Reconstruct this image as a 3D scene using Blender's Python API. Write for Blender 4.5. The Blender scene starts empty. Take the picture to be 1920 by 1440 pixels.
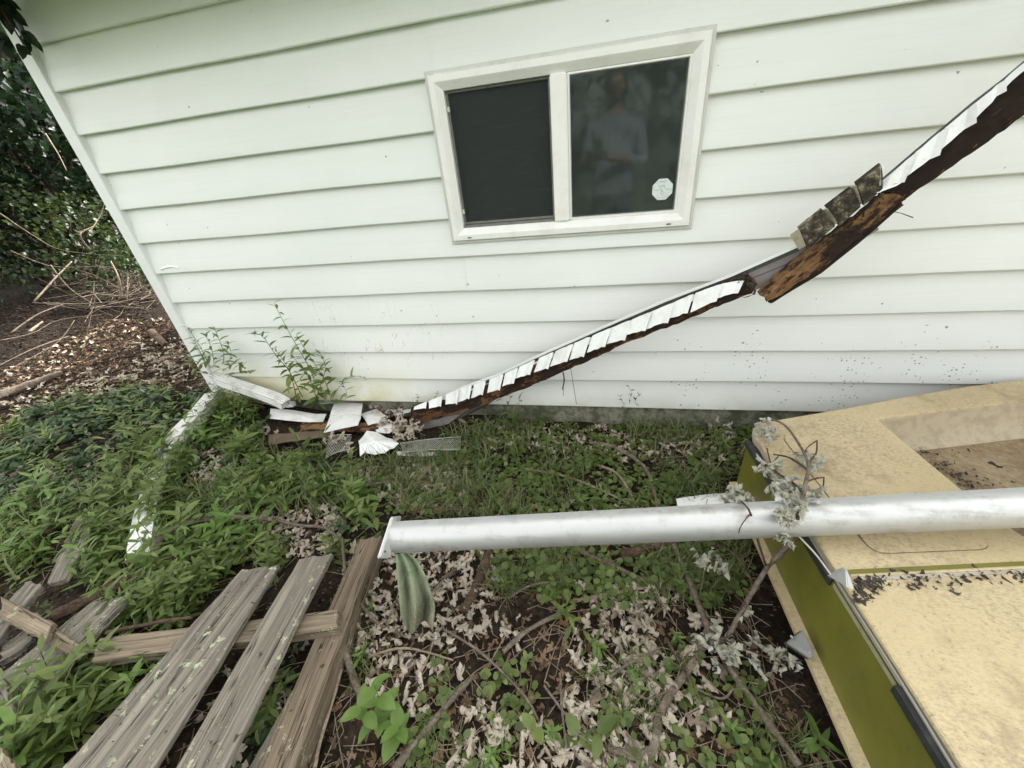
import bpy, bmesh, math, random
import numpy as np
from mathutils import Vector, Matrix, Euler

random.seed(7)
RNG = np.random.default_rng(11)
scene = bpy.context.scene
COL = scene.collection

# ------------------------------------------------------------------ camera
F_PX, YAW, PITCH, ROLL = 730.899, -0.2423, -0.5293, -0.1120      # for a 1920 px wide picture
CAM = np.array([2.3215, -1.6674, 1.1129])
cy, sy, cp, sp = math.cos(YAW), math.sin(YAW), math.cos(PITCH), math.sin(PITCH)
FWD = np.array([sy * cp, cy * cp, sp])
_r0 = np.array([cy, -sy, 0.0]); _u0 = np.cross(_r0, FWD)
CR = math.cos(ROLL) * _r0 + math.sin(ROLL) * _u0
CU = -math.sin(ROLL) * _r0 + math.cos(ROLL) * _u0
cam_data = bpy.data.cameras.new('camera')
cam = bpy.data.objects.new('camera', cam_data)
COL.objects.link(cam)
cam_data.sensor_width = 36.0
cam_data.lens = F_PX / 1920.0 * 36.0
cam_data.clip_start = 0.02
cam_data.clip_end = 400.0
M = Matrix(((CR[0], CU[0], -FWD[0], CAM[0]), (CR[1], CU[1], -FWD[1], CAM[1]),
            (CR[2], CU[2], -FWD[2], CAM[2]), (0, 0, 0, 1)))
cam.matrix_world = M
scene.camera = cam

# ------------------------------------------------------------------ sky, sun, exposure
SUN_TO = Vector((0.5, 1.1, 1.02)).normalized()       # direction towards the sun: behind the house
elev = math.asin(SUN_TO.z)
azim = math.atan2(SUN_TO.x, SUN_TO.y)
world = bpy.data.worlds.new("World"); scene.world = world; world.use_nodes = True
wn = world.node_tree; wn.nodes.clear()
sky = wn.nodes.new('ShaderNodeTexSky'); sky.sky_type = 'NISHITA'; sky.sun_disc = False
sky.sun_elevation = elev; sky.sun_rotation = azim
sky.air_density = 1.0; sky.dust_density = 4.0; sky.ozone_density = 1.0
hsv = wn.nodes.new('ShaderNodeHueSaturation'); hsv.inputs['Saturation'].default_value = 0.06
bg = wn.nodes.new('ShaderNodeBackground'); bg.inputs['Strength'].default_value = 0.15
wo = wn.nodes.new('ShaderNodeOutputWorld')
wb = wn.nodes.new('ShaderNodeMix'); wb.data_type = 'RGBA'; wb.blend_type = 'MULTIPLY'       # camera balanced for open shade
wb.inputs[0].default_value = 1.0; wb.inputs[7].default_value = (1.0, 1.0, 0.975, 1.0)
wn.links.new(sky.outputs[0], hsv.inputs['Color']); wn.links.new(hsv.outputs[0], wb.inputs[6]); wn.links.new(wb.outputs[2], bg.inputs['Color'])
wn.links.new(bg.outputs[0], wo.inputs['Surface'])
sun_d = bpy.data.lights.new('sun', 'SUN'); sun_d.energy = 2.0; sun_d.angle = math.radians(1.2)
sun_d.color = (1.0, 0.93, 0.82)
sun = bpy.data.objects.new('sun', sun_d); COL.objects.link(sun)
sun.rotation_euler = SUN_TO.to_track_quat('Z', 'Y').to_euler()
sun.location = (4, 8, 9)
vs = scene.view_settings
vs.view_transform = 'Standard'; vs.look = 'None'; vs.exposure = 2.42; vs.gamma = 1.0
vs.use_curve_mapping = False
scene.cycles.max_bounces = 8
scene.cycles.transparent_max_bounces = 12
scene.cycles.use_denoising = True

# ------------------------------------------------------------------ survey helpers
def ray(px, py):
    return FWD + CR * (px - 960) / F_PX + CU * (720 - py) / F_PX
def at(px, py, z):                      # point of the sight line on a level plane
    d = ray(px, py); return CAM + d * ((z - CAM[2]) / d[2])
def aw(px, py, y):                      # point of the sight line on a plane parallel to the wall
    d = ray(px, py); return CAM + d * ((y - CAM[1]) / d[1])
def proj(P):
    v = np.asarray(P, float) - CAM
    w = v @ FWD
    return 960 + F_PX * (v @ CR) / w, 720 - F_PX * (v @ CU) / w, w

_noise_tabs = {}
def vnoise(x, y, scale, seed=0):
    if seed not in _noise_tabs:
        _noise_tabs[seed] = np.random.default_rng(100 + seed).random((256, 256))
    t = _noise_tabs[seed]
    x = np.asarray(x, float) / scale; y = np.asarray(y, float) / scale
    xi = np.floor(x).astype(int); yi = np.floor(y).astype(int)
    fx = x - xi; fy = y - yi
    fx = fx * fx * (3 - 2 * fx); fy = fy * fy * (3 - 2 * fy)
    a = t[xi % 256, yi % 256]; b = t[(xi + 1) % 256, yi % 256]
    c = t[xi % 256, (yi + 1) % 256]; d = t[(xi + 1) % 256, (yi + 1) % 256]
    return (a * (1 - fx) + b * fx) * (1 - fy) + (c * (1 - fx) + d * fx) * fy - 0.5
def sstep(a, b, x):
    t = np.clip((np.asarray(x, float) - a) / (b - a), 0, 1); return t * t * (3 - 2 * t)
def gz(x, y):
    x = np.asarray(x, float); y = np.asarray(y, float)
    z = -0.105 - 0.03 * sstep(1.5, 3.0, x)
    z = z + 0.14 * sstep(0.9, -0.6, x) * sstep(-1.3, -0.1, y)
    z = z + 0.16 * sstep(-0.8, -3.0, x) * sstep(-0.6, 1.2, y)
    near = sstep(9, 5, np.hypot(x - 1, y))
    z = z + near * (0.05 * vnoise(x, y, 0.6, 1) + 0.022 * vnoise(x, y, 0.16, 2) + 0.012 * vnoise(x, y, 0.06, 3))
    return z
def ground_at(px, py, dz=0.0):
    z = -0.1
    for _ in range(6):
        P = at(px, py, z); z = float(gz(P[0], P[1])) + dz
    return at(px, py, z)

def at_x(px, py, x):                    # point of the sight line on a plane across the boat
    d = ray(px, py); return CAM + d * ((x - CAM[0]) / d[0])
def in_poly(px, py, poly):
    px = np.asarray(px); py = np.asarray(py)
    r = np.zeros(px.shape, bool); n = len(poly); j = n - 1
    for i in range(n):
        xi, yi = poly[i]; xj, yj = poly[j]
        c = ((yi > py) != (yj > py)) & (px < (xj - xi) * (py - yi) / (yj - yi + 1e-12) + xi)
        r ^= c; j = i
    return r

# ------------------------------------------------------------------ object helpers
def tag(o, label=None, cat=None, group=None, kind=None):
    if label: o['label'] = label
    if cat: o['category'] = cat
    if group: o['group'] = group
    if kind: o['kind'] = kind
    return o
def empty(name, loc, label=None, cat=None, group=None):
    o = bpy.data.objects.new(name, None); COL.objects.link(o)
    o.location = Vector([float(v) for v in loc]); o.empty_display_size = 0.05
    o['_base'] = [float(v) for v in loc]
    return tag(o, label, cat, group)
def base_of(o):
    return np.array(list(o['_base'])) if o is not None and '_base' in o.keys() else np.zeros(3)

def link_mesh(name, me, mats, parent=None, loc=None, smooth=False):
    o = bpy.data.objects.new(name, me)
    COL.objects.link(o)
    if not me.materials:
        for m in (mats if isinstance(mats, (list, tuple)) else [mats]): me.materials.append(m)
    if smooth:
        me.polygons.foreach_set('use_smooth', np.ones(len(me.polygons), bool))
    if parent is not None: o.parent = parent
    if loc is not None: o.location = loc
    return o

class MB:
    """collects shapes for ONE mesh, in world coordinates"""
    def __init__(self): self.v = []; self.f = []; self.mi = []; self.m = 0
    def add(self, verts, faces):
        o = len(self.v); self.v += [tuple(map(float, p)) for p in verts]
        self.f += [tuple(i + o for i in fc) for fc in faces]; self.mi += [self.m] * len(faces)
        return self
    def box(self, x0, x1, y0, y1, z0, z1):
        v = [(x, y, z) for x in (x0, x1) for y in (y0, y1) for z in (z0, z1)]
        return self.add(v, [(0, 1, 3, 2), (4, 6, 7, 5), (0, 4, 5, 1), (2, 3, 7, 6), (0, 2, 6, 4), (1, 5, 7, 3)])
    def tube(self, pts, rad, n=8, cap=True, wob=0.0, flat=1.0):
        pts = [np.array(p, float) for p in pts]; N = len(pts)
        rad = rad if isinstance(rad, (list, tuple, np.ndarray)) else [rad] * N
        up = np.array([0.0, 0.0, 1.0]); V = []
        for i in range(N):
            t = pts[min(i + 1, N - 1)] - pts[max(i - 1, 0)]; t /= np.linalg.norm(t) + 1e-9
            ref = up if abs(t[2]) < 0.95 else np.array([1.0, 0, 0])
            a = np.cross(t, ref); a /= np.linalg.norm(a); b = np.cross(a, t)
            for k in range(n):
                an = 2 * math.pi * k / n
                rr = rad[i] * (1 + wob * random.uniform(-1, 1))
                V.append(pts[i] + rr * (math.cos(an) * a + flat * math.sin(an) * b))
        Fs = [(i * n + k, i * n + (k + 1) % n, (i + 1) * n + (k + 1) % n, (i + 1) * n + k) for i in range(N - 1) for k in range(n)]
        if cap: Fs += [tuple(range(n - 1, -1, -1)), tuple((N - 1) * n + k for k in range(n))]
        return self.add(V, Fs)
    def prism(self, poly, off):
        """closed polygon of 3D points, extruded by the vector off"""
        n = len(poly); poly = [np.array(p, float) for p in poly]; off = np.array(off, float)
        V = poly + [p + off for p in poly]
        Fs = [tuple(range(n)), tuple(range(2 * n - 1, n - 1, -1))] + [(i, i + n, (i + 1) % n + n, (i + 1) % n) for i in range(n)]
        return self.add(V, Fs)
    def grid(self, P, thick=None):
        """P[i][j] 3D points; with thick (vector) a closed slab"""
        P = np.asarray(P, float); a, b = P.shape[:2]
        V = P.reshape(-1, 3)
        Fs = [(i * b + j, i * b + j + 1, (i + 1) * b + j + 1, (i + 1) * b + j) for i in range(a - 1) for j in range(b - 1)]
        if thick is None: return self.add(V, Fs)
        o = a * b; V2 = V + np.asarray(thick, float)
        F2 = [tuple(o + k for k in reversed(fc)) for fc in Fs]
        rim = [(0, j) for j in range(b)] + [(i, b - 1) for i in range(1, a)] + [(a - 1, j) for j in range(b - 2, -1, -1)] + [(i, 0) for i in range(a - 2, 0, -1)]
        ids = [i * b + j for i, j in rim]; m = len(ids)
        F3 = [(ids[(k + 1) % m], ids[k], o + ids[k], o + ids[(k + 1) % m]) for k in range(m)]
        return self.add(np.vstack([V, V2]), Fs + F2 + F3)
    def build(self, name, mats, parent=None, smooth=False, bevel=0.0, auto=None):
        b = base_of(parent) if parent is not None else np.zeros(3)
        if parent is not None and '_base' not in parent.keys():
            q = parent
            while q is not None and '_base' not in q.keys(): q = q.parent
            b = base_of(q) if q is not None else np.zeros(3)
        me = bpy.data.meshes.new(name)
        me.from_pydata([tuple(np.array(p) - b) for p in self.v], [], self.f)
        bm = bmesh.new(); bm.from_mesh(me)
        bmesh.ops.recalc_face_normals(bm, faces=bm.faces)
        if bevel:
            es = [e for e in bm.edges if len(e.link_faces) == 2 and e.calc_face_angle(0) > 0.6]
            bmesh.ops.bevel(bm, geom=es, offset=bevel, segments=2, affect='EDGES', clamp_overlap=True)
        bm.to_mesh(me); bm.free()
        if len(self.mi) == len(me.polygons) and any(self.mi):
            me.polygons.foreach_set('material_index', self.mi)
        o = link_mesh(name, me, mats, parent, smooth=False)
        if smooth:
            me.polygons.foreach_set('use_smooth', np.ones(len(me.polygons), bool))
            if auto is not None:
                try: me.set_sharp_from_angle(angle=auto)
                except Exception: pass
        return o

class Soup:
    """many small triangles for one 'stuff' mesh"""
    def __init__(self): self.V = []; self.T = []; self.n = 0
    def add(self, V, T):
        self.V.append(V); self.T.append(T + self.n); self.n += len(V)
    def mesh(self, name):
        V = np.vstack(self.V).astype(np.float32); T = np.vstack(self.T).astype(np.int32)
        me = bpy.data.meshes.new(name)
        me.vertices.add(len(V)); me.vertices.foreach_set('co', V.ravel())
        me.loops.add(T.size); me.loops.foreach_set('vertex_index', T.ravel())
        me.polygons.add(len(T)); me.polygons.foreach_set('loop_start', np.arange(0, T.size, 3, dtype=np.int32))
        me.update(calc_edges=True); me.validate()
        return me
    def build(self, name, mats, parent=None, smooth=True):
        return link_mesh(name, self.mesh(name), mats, parent, smooth=smooth)

def rotm(yaw, pitch, roll):
    """local X points along yaw/pitch (pitch up positive)"""
    c, s = math.cos(yaw), math.sin(yaw); Rz = np.array([[c, -s, 0], [s, c, 0], [0, 0, 1]])
    c, s = math.cos(-pitch), math.sin(-pitch); Ry = np.array([[c, 0, s], [0, 1, 0], [-s, 0, c]])
    c, s = math.cos(roll), math.sin(roll); Rx = np.array([[1, 0, 0], [0, c, -s], [0, s, c]])
    return Rz @ Ry @ Rx

# ------------------------------------------------------------------ materials
class NT:
    def __init__(self, name):
        self.m = bpy.data.materials.new(name); self.m.use_nodes = True
        self.t = self.m.node_tree; self.t.nodes.clear()
        self.out = self.t.nodes.new('ShaderNodeOutputMaterial')
    def n(self, typ, **kw):
        nd = self.t.nodes.new(typ)
        for k, v in kw.items():
            if k.startswith('_'): setattr(nd, k[1:], v); continue
            key = int(k[1:]) if k[0] == 'i' and k[1:].isdigit() else k.replace('__', ' ')
            s = nd.inputs[key]
            if isinstance(v, bpy.types.NodeSocket): self.t.links.new(v, s)
            else:
                if isinstance(v, (tuple, list)) and s.type == 'RGBA' and len(v) == 3: v = (*v, 1)
                s.default_value = v
        return nd
    def coord(self, kind='Object', scale=(1, 1, 1), loc=(0, 0, 0), world=False):
        if world: src = self.n('ShaderNodeNewGeometry').outputs['Position']
        else: src = self.n('ShaderNodeTexCoord').outputs[kind]
        return self.n('ShaderNodeMapping', i0=src, Scale=scale, Location=loc).outputs[0]
    def noise(self, vec, scale, detail=4, rough=0.55, dist=0.0):
        return self.n('ShaderNodeTexNoise', Vector=vec, Scale=scale, Detail=detail, Roughness=rough, Distortion=dist).outputs['Fac']
    def ramp(self, fac, stops, interp='LINEAR'):
        r = self.n('ShaderNodeValToRGB', i0=fac); r.color_ramp.interpolation = interp
        e = r.color_ramp.elements
        while len(e) < len(stops): e.new(0.5)
        for el, (p, c) in zip(e, stops):
            el.position = p; el.color = (*c, 1) if isinstance(c, (tuple, list)) else (c, c, c, 1)
        return r.outputs[0]
    def mix(self, fac, a, b, blend='MIX'):
        nd = self.n('ShaderNodeMix', _data_type='RGBA', _blend_type=blend)
        for idx, v in ((0, fac), (6, a), (7, b)):
            s = nd.inputs[idx]
            if isinstance(v, bpy.types.NodeSocket): self.t.links.new(v, s)
            else: s.default_value = (*v, 1) if isinstance(v, (tuple, list)) and len(v) == 3 else v
        return nd.outputs[2]
    def math(self, op, a, b=0.0, c=None, clamp=False):
        nd = self.n('ShaderNodeMath', _operation=op, i0=a, i1=b); nd.use_clamp = clamp
        if c is not None:
            if isinstance(c, bpy.types.NodeSocket): self.t.links.new(c, nd.inputs[2])
            else: nd.inputs[2].default_value = c
        return nd.outputs[0]
    def rng(self, v, a, b, c=0.0, d=1.0, smooth=True):
        nd = self.n('ShaderNodeMapRange', Value=v, i1=a, i2=b, i3=c, i4=d)
        nd.interpolation_type = 'SMOOTHSTEP' if smooth else 'LINEAR'
        return nd.outputs[0]
    def xyz(self, world=True):
        src = self.n('ShaderNodeNewGeometry').outputs['Position'] if world else self.n('ShaderNodeTexCoord').outputs['Object']
        return self.n('ShaderNodeSeparateXYZ', i0=src).outputs
    def bump(self, h, strength=0.3, dist=0.01):
        return self.n('ShaderNodeBump', Height=h, Strength=strength, Distance=dist).outputs[0]
    def bsdf(self, color, rough=0.6, normal=None, metal=0.0, spec=0.5, **kw):
        p = self.n('ShaderNodeBsdfPrincipled', Roughness=rough, Metallic=metal)
        s = p.inputs['Base Color']
        if isinstance(color, bpy.types.NodeSocket): self.t.links.new(color, s)
        else: s.default_value = (*color, 1)
        p.inputs['Specular IOR Level'].default_value = spec
        if normal is not None: self.t.links.new(normal, p.inputs['Normal'])
        for k, v in kw.items(): p.inputs[k.replace('__', ' ')].default_value = v
        return p.outputs[0]
    def done(self, shader):
        self.t.links.new(shader, self.out.inputs['Surface']); return self.m

def m_siding():
    t = NT('vinyl_siding'); x, y, z = t.xyz()
    grain = t.noise(t.coord(world=True, scale=(3, 40, 160)), 1.0, 5, 0.6)
    big = t.noise(t.coord(world=True), 1.3, 3)
    col = t.mix(t.rng(big, 0.3, 0.7), (0.725, 0.745, 0.715), (0.775, 0.785, 0.755))
    col = t.mix(t.math('MULTIPLY', t.rng(grain, 0.45, 0.75), 0.18), col, (0.60, 0.62, 0.59))
    # greenish algae film close to the ground, at the left
    n1 = t.noise(t.coord(world=True), 5.0, 5, 0.6)
    low = t.math('MULTIPLY', t.rng(z, 0.30, 0.0), t.rng(x, 1.75, 1.0))
    low = t.math('MULTIPLY', low, t.rng(n1, 0.25, 0.62))
    col = t.mix(t.math('MULTIPLY', low, 0.85), col, (0.60, 0.57, 0.30))
    low2 = t.math('MULTIPLY', t.rng(z, 0.10, -0.01), t.rng(n1, 0.3, 0.7))
    col = t.mix(t.math('MULTIPLY', low2, 0.5), col, (0.42, 0.42, 0.27))
    # bluish grey tone, stronger to the right and lower down
    right_tone = t.math('MULTIPLY', t.rng(x, 2.2, 4.2), t.rng(z, 0.75, 0.15))
    col = t.mix(t.math('MULTIPLY', right_tone, 0.45), col, (0.55, 0.58, 0.60))
    # black fly specks
    vo = t.n('ShaderNodeTexVoronoi', _voronoi_dimensions='2D', Vector=t.n('ShaderNodeCombineXYZ', i0=t.math('ADD', x, t.math('MULTIPLY', t.noise(t.coord(world=True), 130.0, 2), 0.014)), i1=t.math('ADD', t.math('MULTIPLY', z, 1.25), t.math('MULTIPLY', t.noise(t.coord(world=True, loc=(3, 1, 2)), 130.0, 2), 0.014)), i2=0.0).outputs[0], Scale=62.0)
    rad = t.math('MULTIPLY', vo.outputs['Distance'], 1.0)
    rnd = t.n('ShaderNodeSeparateColor', i0=vo.outputs['Color']).outputs[0]
    zone = t.math('ADD', 0.003, t.math('MULTIPLY', t.math('MULTIPLY', t.rng(x, 2.45, 2.9), t.rng(z, 0.42, 0.2)),
                  t.rng(t.noise(t.coord(world=True), 5.5, 2), 0.44, 0.62, 0.02, 0.5)))
    hit = t.math('MULTIPLY', t.math('LESS_THAN', rnd, zone), t.math('LESS_THAN', rad, t.math('MULTIPLY', t.n('ShaderNodeSeparateColor', i0=vo.outputs['Color']).outputs[1], 0.26)))
    col = t.mix(t.math('MULTIPLY', hit, 0.68), col, (0.05, 0.05, 0.045))
    # rubbed brownish scratches between the weeds and the window
    ms = t.noise(t.coord(world=True, scale=(7, 7, 2.5)), 1.6, 3, 0.5, 1.6)
    line = t.math('LESS_THAN', t.math('ABSOLUTE', t.math('SUBTRACT', ms, 0.53)), 0.0065)
    zone2 = t.math('MULTIPLY', t.math('MULTIPLY', t.rng(x, 0.75, 0.95), t.rng(x, 1.75, 1.4)), t.math('MULTIPLY', t.rng(z, 0.62, 0.5), t.rng(z, 0.18, 0.28)))
    brk = t.rng(t.noise(t.coord(world=True), 9.0, 3), 0.45, 0.6)
    col = t.mix(t.math('MULTIPLY', t.math('MULTIPLY', line, zone2), t.math('MULTIPLY', brk, 0.7)), col, (0.40, 0.30, 0.23))
    wav = t.noise(t.coord(world=True, scale=(2.2, 1, 5)), 1.0, 2)
    h = t.math('ADD', t.math('MULTIPLY', grain, 0.05), t.math('MULTIPLY', wav, 0.6))
    return t.done(t.bsdf(col, t.rng(grain, 0.3, 0.7, 0.38, 0.55), t.bump(h, 0.35, 0.01), spec=0.4))

def m_plain(name, col, rough=0.5, metal=0.0, dirt=0.25, dcol=(0.25, 0.23, 0.18), scale=9.0, bump=0.1, spec=0.5, lo=0.45, hi=0.75):
    t = NT(name)
    n1 = t.noise(t.coord(), scale, 6, 0.65); n2 = t.noise(t.coord(), scale * 9, 3)
    k = t.math('MULTIPLY', t.rng(n1, lo, hi), dirt)
    c = t.mix(k, col, dcol)
    c = t.mix(t.math('MULTIPLY', t.rng(n2, 0.55, 0.8), dirt * 0.7), c, dcol)
    return t.done(t.bsdf(c, rough, t.bump(t.math('ADD', n1, t.math('MULTIPLY', n2, 0.3)), bump, 0.004), metal, spec))

def m_wood(name, light, dark, lichen=0.0, rot=0.0, rotcol=(0.018, 0.012, 0.009), bump=0.6, scale=1.0):
    """grain runs along the local X of each board"""
    t = NT(name)
    oi = t.n('ShaderNodeObjectInfo').outputs['Random']
    off = t.n('ShaderNodeCombineXYZ', i0=t.math('MULTIPLY', oi, 37.0), i1=t.math('MULTIPLY', oi, 11.0), i2=0.0).outputs[0]
    base = t.n('ShaderNodeVectorMath', _operation='ADD', i0=t.n('ShaderNodeTexCoord').outputs['Object'], i1=off).outputs[0]
    def mp(s): return t.n('ShaderNodeMapping', i0=base, Scale=s).outputs[0]
    g1 = t.noise(mp((2.2 * scale, 55 * scale, 30 * scale)), 1.0, 6, 0.65, 0.6)
    g2 = t.noise(mp((5 * scale, 210 * scale, 120 * scale)), 1.0, 3, 0.6)
    big = t.noise(mp((3, 6, 6)), 1.0, 4)
    f = t.math('ADD', t.math('MULTIPLY', g1, 0.65), t.math('MULTIPLY', g2, 0.35))
    col = t.ramp(f, [(0.30, dark), (0.47, tuple(0.5 * a + 0.5 * b for a, b in zip(light, dark))), (0.60, light), (0.75, tuple(min(1, a * 1.18) for a in light))])
    col = t.mix(t.rng(big, 0.42, 0.72, 0, 0.45), col, tuple(a * 0.72 for a in light))
    ck = t.noise(mp((1.3 * scale, 34 * scale, 22 * scale)), 1.0, 3, 0.5, 0.3)
    col = t.mix(t.rng(t.math('ABSOLUTE', t.math('SUBTRACT', ck, 0.52)), 0.012, 0.004, 0, 0.85), col, tuple(a * 0.35 for a in dark))
    kn = t.n('ShaderNodeTexVoronoi', Vector=mp((4.2, 11, 11)), Scale=1.0).outputs['Distance']
    col = t.mix(t.rng(kn, 0.11, 0.03, 0, 0.75), col, tuple(a * 0.45 for a in dark))
    if lichen:
        l1 = t.noise(mp((1, 1, 1)), 42.0, 5, 0.7); l2 = t.noise(mp((1, 1, 1)), 6.0, 3)
        k = t.math('MULTIPLY', t.rng(l1, 0.57, 0.63), t.rng(l2, 0.45, 0.60))
        col = t.mix(t.math('MULTIPLY', k, lichen), col, (0.42, 0.47, 0.30))
        d1 = t.noise(mp((1, 1, 1)), 30.0, 4, 0.6)
        col = t.mix(t.rng(d1, 0.66, 0.72, 0, 0.8), col, (0.035, 0.022, 0.014))
    if rot:
        r1 = t.noise(mp((7, 16, 16)), 1.0, 7, 0.72); r2 = t.noise(mp((1, 1, 1)), 60.0, 4)
        k = t.math('MULTIPLY', t.rng(t.math('ADD', r1, t.math('MULTIPLY', r2, 0.15)), 0.66 - 0.22 * rot, 0.74 - 0.2 * rot), 0.95)
        col = t.mix(k, col, rotcol)
    h = t.math('ADD', t.math('MULTIPLY', g1, 1.0), t.math('MULTIPLY', g2, 0.7))
    return t.done(t.bsdf(col, 0.88, t.bump(h, bump, 0.006), spec=0.25))

def m_bark(name, a, b, scale=30.0):
    t = NT(name)
    n1 = t.noise(t.coord(), scale, 6, 0.7); n2 = t.noise(t.coord(), scale * 4, 4, 0.6)
    c = t.ramp(t.math('ADD', t.math('MULTIPLY', n1, 0.7), t.math('MULTIPLY', n2, 0.3)), [(0.34, b), (0.5, tuple(.5 * p + .5 * q for p, q in zip(a, b))), (0.64, a)])
    return t.done(t.bsdf(c, 0.9, t.bump(t.math('ADD', n1, n2), 0.7, 0.006), spec=0.2))

def m_leaf(name, cols, trans=0.35, rough=0.42, spec=0.45, under=None, vein=0.0):
    t = NT(name)
    g = t.n('ShaderNodeNewGeometry'); oi = t.n('ShaderNodeObjectInfo').outputs['Random']
    r = t.math('FRACT', t.math('ADD', g.outputs['Random Per Island'], oi))
    n = len(cols)
    c = t.ramp(r, [((i + 0.0) / max(1, n - 1), cc) for i, cc in enumerate(cols)])
    nn = t.noise(t.coord(world=True), 55.0, 4)
    c = t.mix(t.rng(nn, 0.35, 0.7, 0, 0.4), c, tuple(0.62 * v for v in cols[len(cols) // 2]))
    if under is not None: c = t.mix(t.math('MULTIPLY', g.outputs['Backfacing'], 0.8), c, under)
    fine = t.noise(t.coord(world=True), 240.0, 3)
    nb = t.bump(t.math('ADD', nn, t.math('MULTIPLY', fine, 0.4)), 0.35, 0.004)
    p = t.bsdf(c, rough, nb, spec=spec)
    if trans:
        tr = t.n('ShaderNodeBsdfTranslucent', Color=t.mix(0.5, c, tuple(min(1, v * 1.7) for v in cols[-1]))).outputs[0]
        p = t.n('ShaderNodeMixShader', i0=trans, i1=p, i2=tr).outputs[0]
    return t.done(p)

def m_soil():
    t = NT('soil'); x, y, z = t.xyz()
    w = t.coord(world=True)
    a = t.noise(w, 7.0, 6, 0.65); b = t.noise(w, 48.0, 6, 0.7); c3 = t.noise(w, 190.0, 4, 0.6)
    col = t.ramp(t.math('ADD', t.math('MULTIPLY', a, 0.45), t.math('MULTIPLY', b, 0.55)),
                 [(0.33, (0.007, 0.005, 0.0035)), (0.5, (0.028, 0.020, 0.013)), (0.62, (0.068, 0.049, 0.033)), (0.75, (0.16, 0.12, 0.08))])
    mul = t.ramp(t.math('ADD', t.math('MULTIPLY', b, 0.6), t.math('MULTIPLY', c3, 0.4)),
                 [(0.36, (0.004, 0.003, 0.002)), (0.5, (0.014, 0.0095, 0.007)), (0.62, (0.034, 0.023, 0.016)), (0.74, (0.085, 0.062, 0.043))])
    col = t.mix(t.rng(x, 0.1, -0.8), col, mul)
    chip = t.n('ShaderNodeTexVoronoi', Vector=t.n('ShaderNodeMapping', i0=w, Scale=(1, 1.8, 1)).outputs[0], Scale=70.0)
    cr = t.n('ShaderNodeSeparateColor', i0=chip.outputs['Color']).outputs[0]
    col = t.mix(t.math('MULTIPLY', t.math('GREATER_THAN', cr, 0.86), t.rng(chip.outputs['Distance'], 0.42, 0.3, 0, 0.7)), col, (0.20, 0.155, 0.11))
    far = t.rng(t.math('ABSOLUTE', t.math('ADD', y, 8.0)), 5.5, 4.0)       # the lawn behind the photographer
    col = t.mix(t.math('MULTIPLY', far, 0.9), col, t.mix(b, (0.05, 0.10, 0.025), (0.10, 0.17, 0.05)))
    h = t.math('ADD', t.math('MULTIPLY', b, 1.0), t.math('MULTIPLY', c3, 0.5))
    return t.done(t.bsdf(col, 0.95, t.bump(h, 0.9, 0.015), spec=0.15))

def m_cream():
    t = NT('cream_gelcoat')
    w = t.coord()
    s1 = t.noise(t.n('ShaderNodeMapping', i0=w, Scale=(6, 15, 10), Rotation=(0, 0, 0.55)).outputs[0], 15.0, 8, 0.85)
    s2 = t.noise(w, 90.0, 4, 0.7); s3 = t.noise(w, 2.2, 3)
    col = t.mix(t.rng(s3, 0.3, 0.7), (0.49, 0.395, 0.225), (0.55, 0.455, 0.275))
    k = t.math('MULTIPLY', t.rng(t.math('ADD', t.math('MULTIPLY', s1, 0.7), t.math('MULTIPLY', s2, 0.3)), 0.45, 0.59), t.rng(t.noise(w, 3.1, 4), 0.34, 0.68, 0.28, 0.9))
    col = t.mix(k, col, (0.29, 0.235, 0.16))
    s4 = t.noise(w, 4.0, 6, 0.7); s5 = t.noise(w, 38.0, 5, 0.7)
    col = t.mix(t.math('MULTIPLY', t.rng(s4, 0.46, 0.66), t.rng(s5, 0.35, 0.65, 0.1, 0.85)), col, (0.27, 0.205, 0.125))
    k2 = t.math('MULTIPLY', t.rng(s2, 0.60, 0.68), t.rng(s1, 0.42, 0.58))
    col = t.mix(t.math('MULTIPLY', k2, 0.6), col, (0.12, 0.095, 0.065))
    tex = t.n('ShaderNodeTexVoronoi', Vector=w, Scale=260.0).outputs['Distance']
    return t.done(t.bsdf(col, 0.62, t.bump(t.math('ADD', tex, s2), 0.18, 0.002), spec=0.35))

def m_well():
    t = NT('grimy_well_gelcoat')
    w = t.coord()
    s1 = t.noise(w, 7.0, 7, 0.72); s2 = t.noise(w, 60.0, 5, 0.7)
    col = t.ramp(t.math('ADD', t.math('MULTIPLY', s1, 0.65), t.math('MULTIPLY', s2, 0.35)),
                 [(0.34, (0.10, 0.068, 0.038)), (0.48, (0.22, 0.16, 0.095)), (0.6, (0.33, 0.265, 0.17)), (0.72, (0.43, 0.365, 0.25))])
    return t.done(t.bsdf(col, 0.75, t.bump(s2, 0.2, 0.003), spec=0.3))

def m_olive():
    t = NT('olive_gelcoat')
    w = t.coord(); a = t.noise(w, 5.0, 5, 0.65); b = t.noise(w, 60.0, 4)
    col = t.mix(t.rng(a, 0.35, 0.7), (0.150, 0.145, 0.022), (0.108, 0.104, 0.020))
    col = t.mix(t.math('MULTIPLY', t.rng(b, 0.55, 0.75), t.rng(a, 0.4, 0.65, 0, 0.5)), col, (0.06, 0.055, 0.015))
    return t.done(t.bsdf(col, 0.42, t.bump(b, 0.05, 0.002), spec=0.45))

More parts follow.
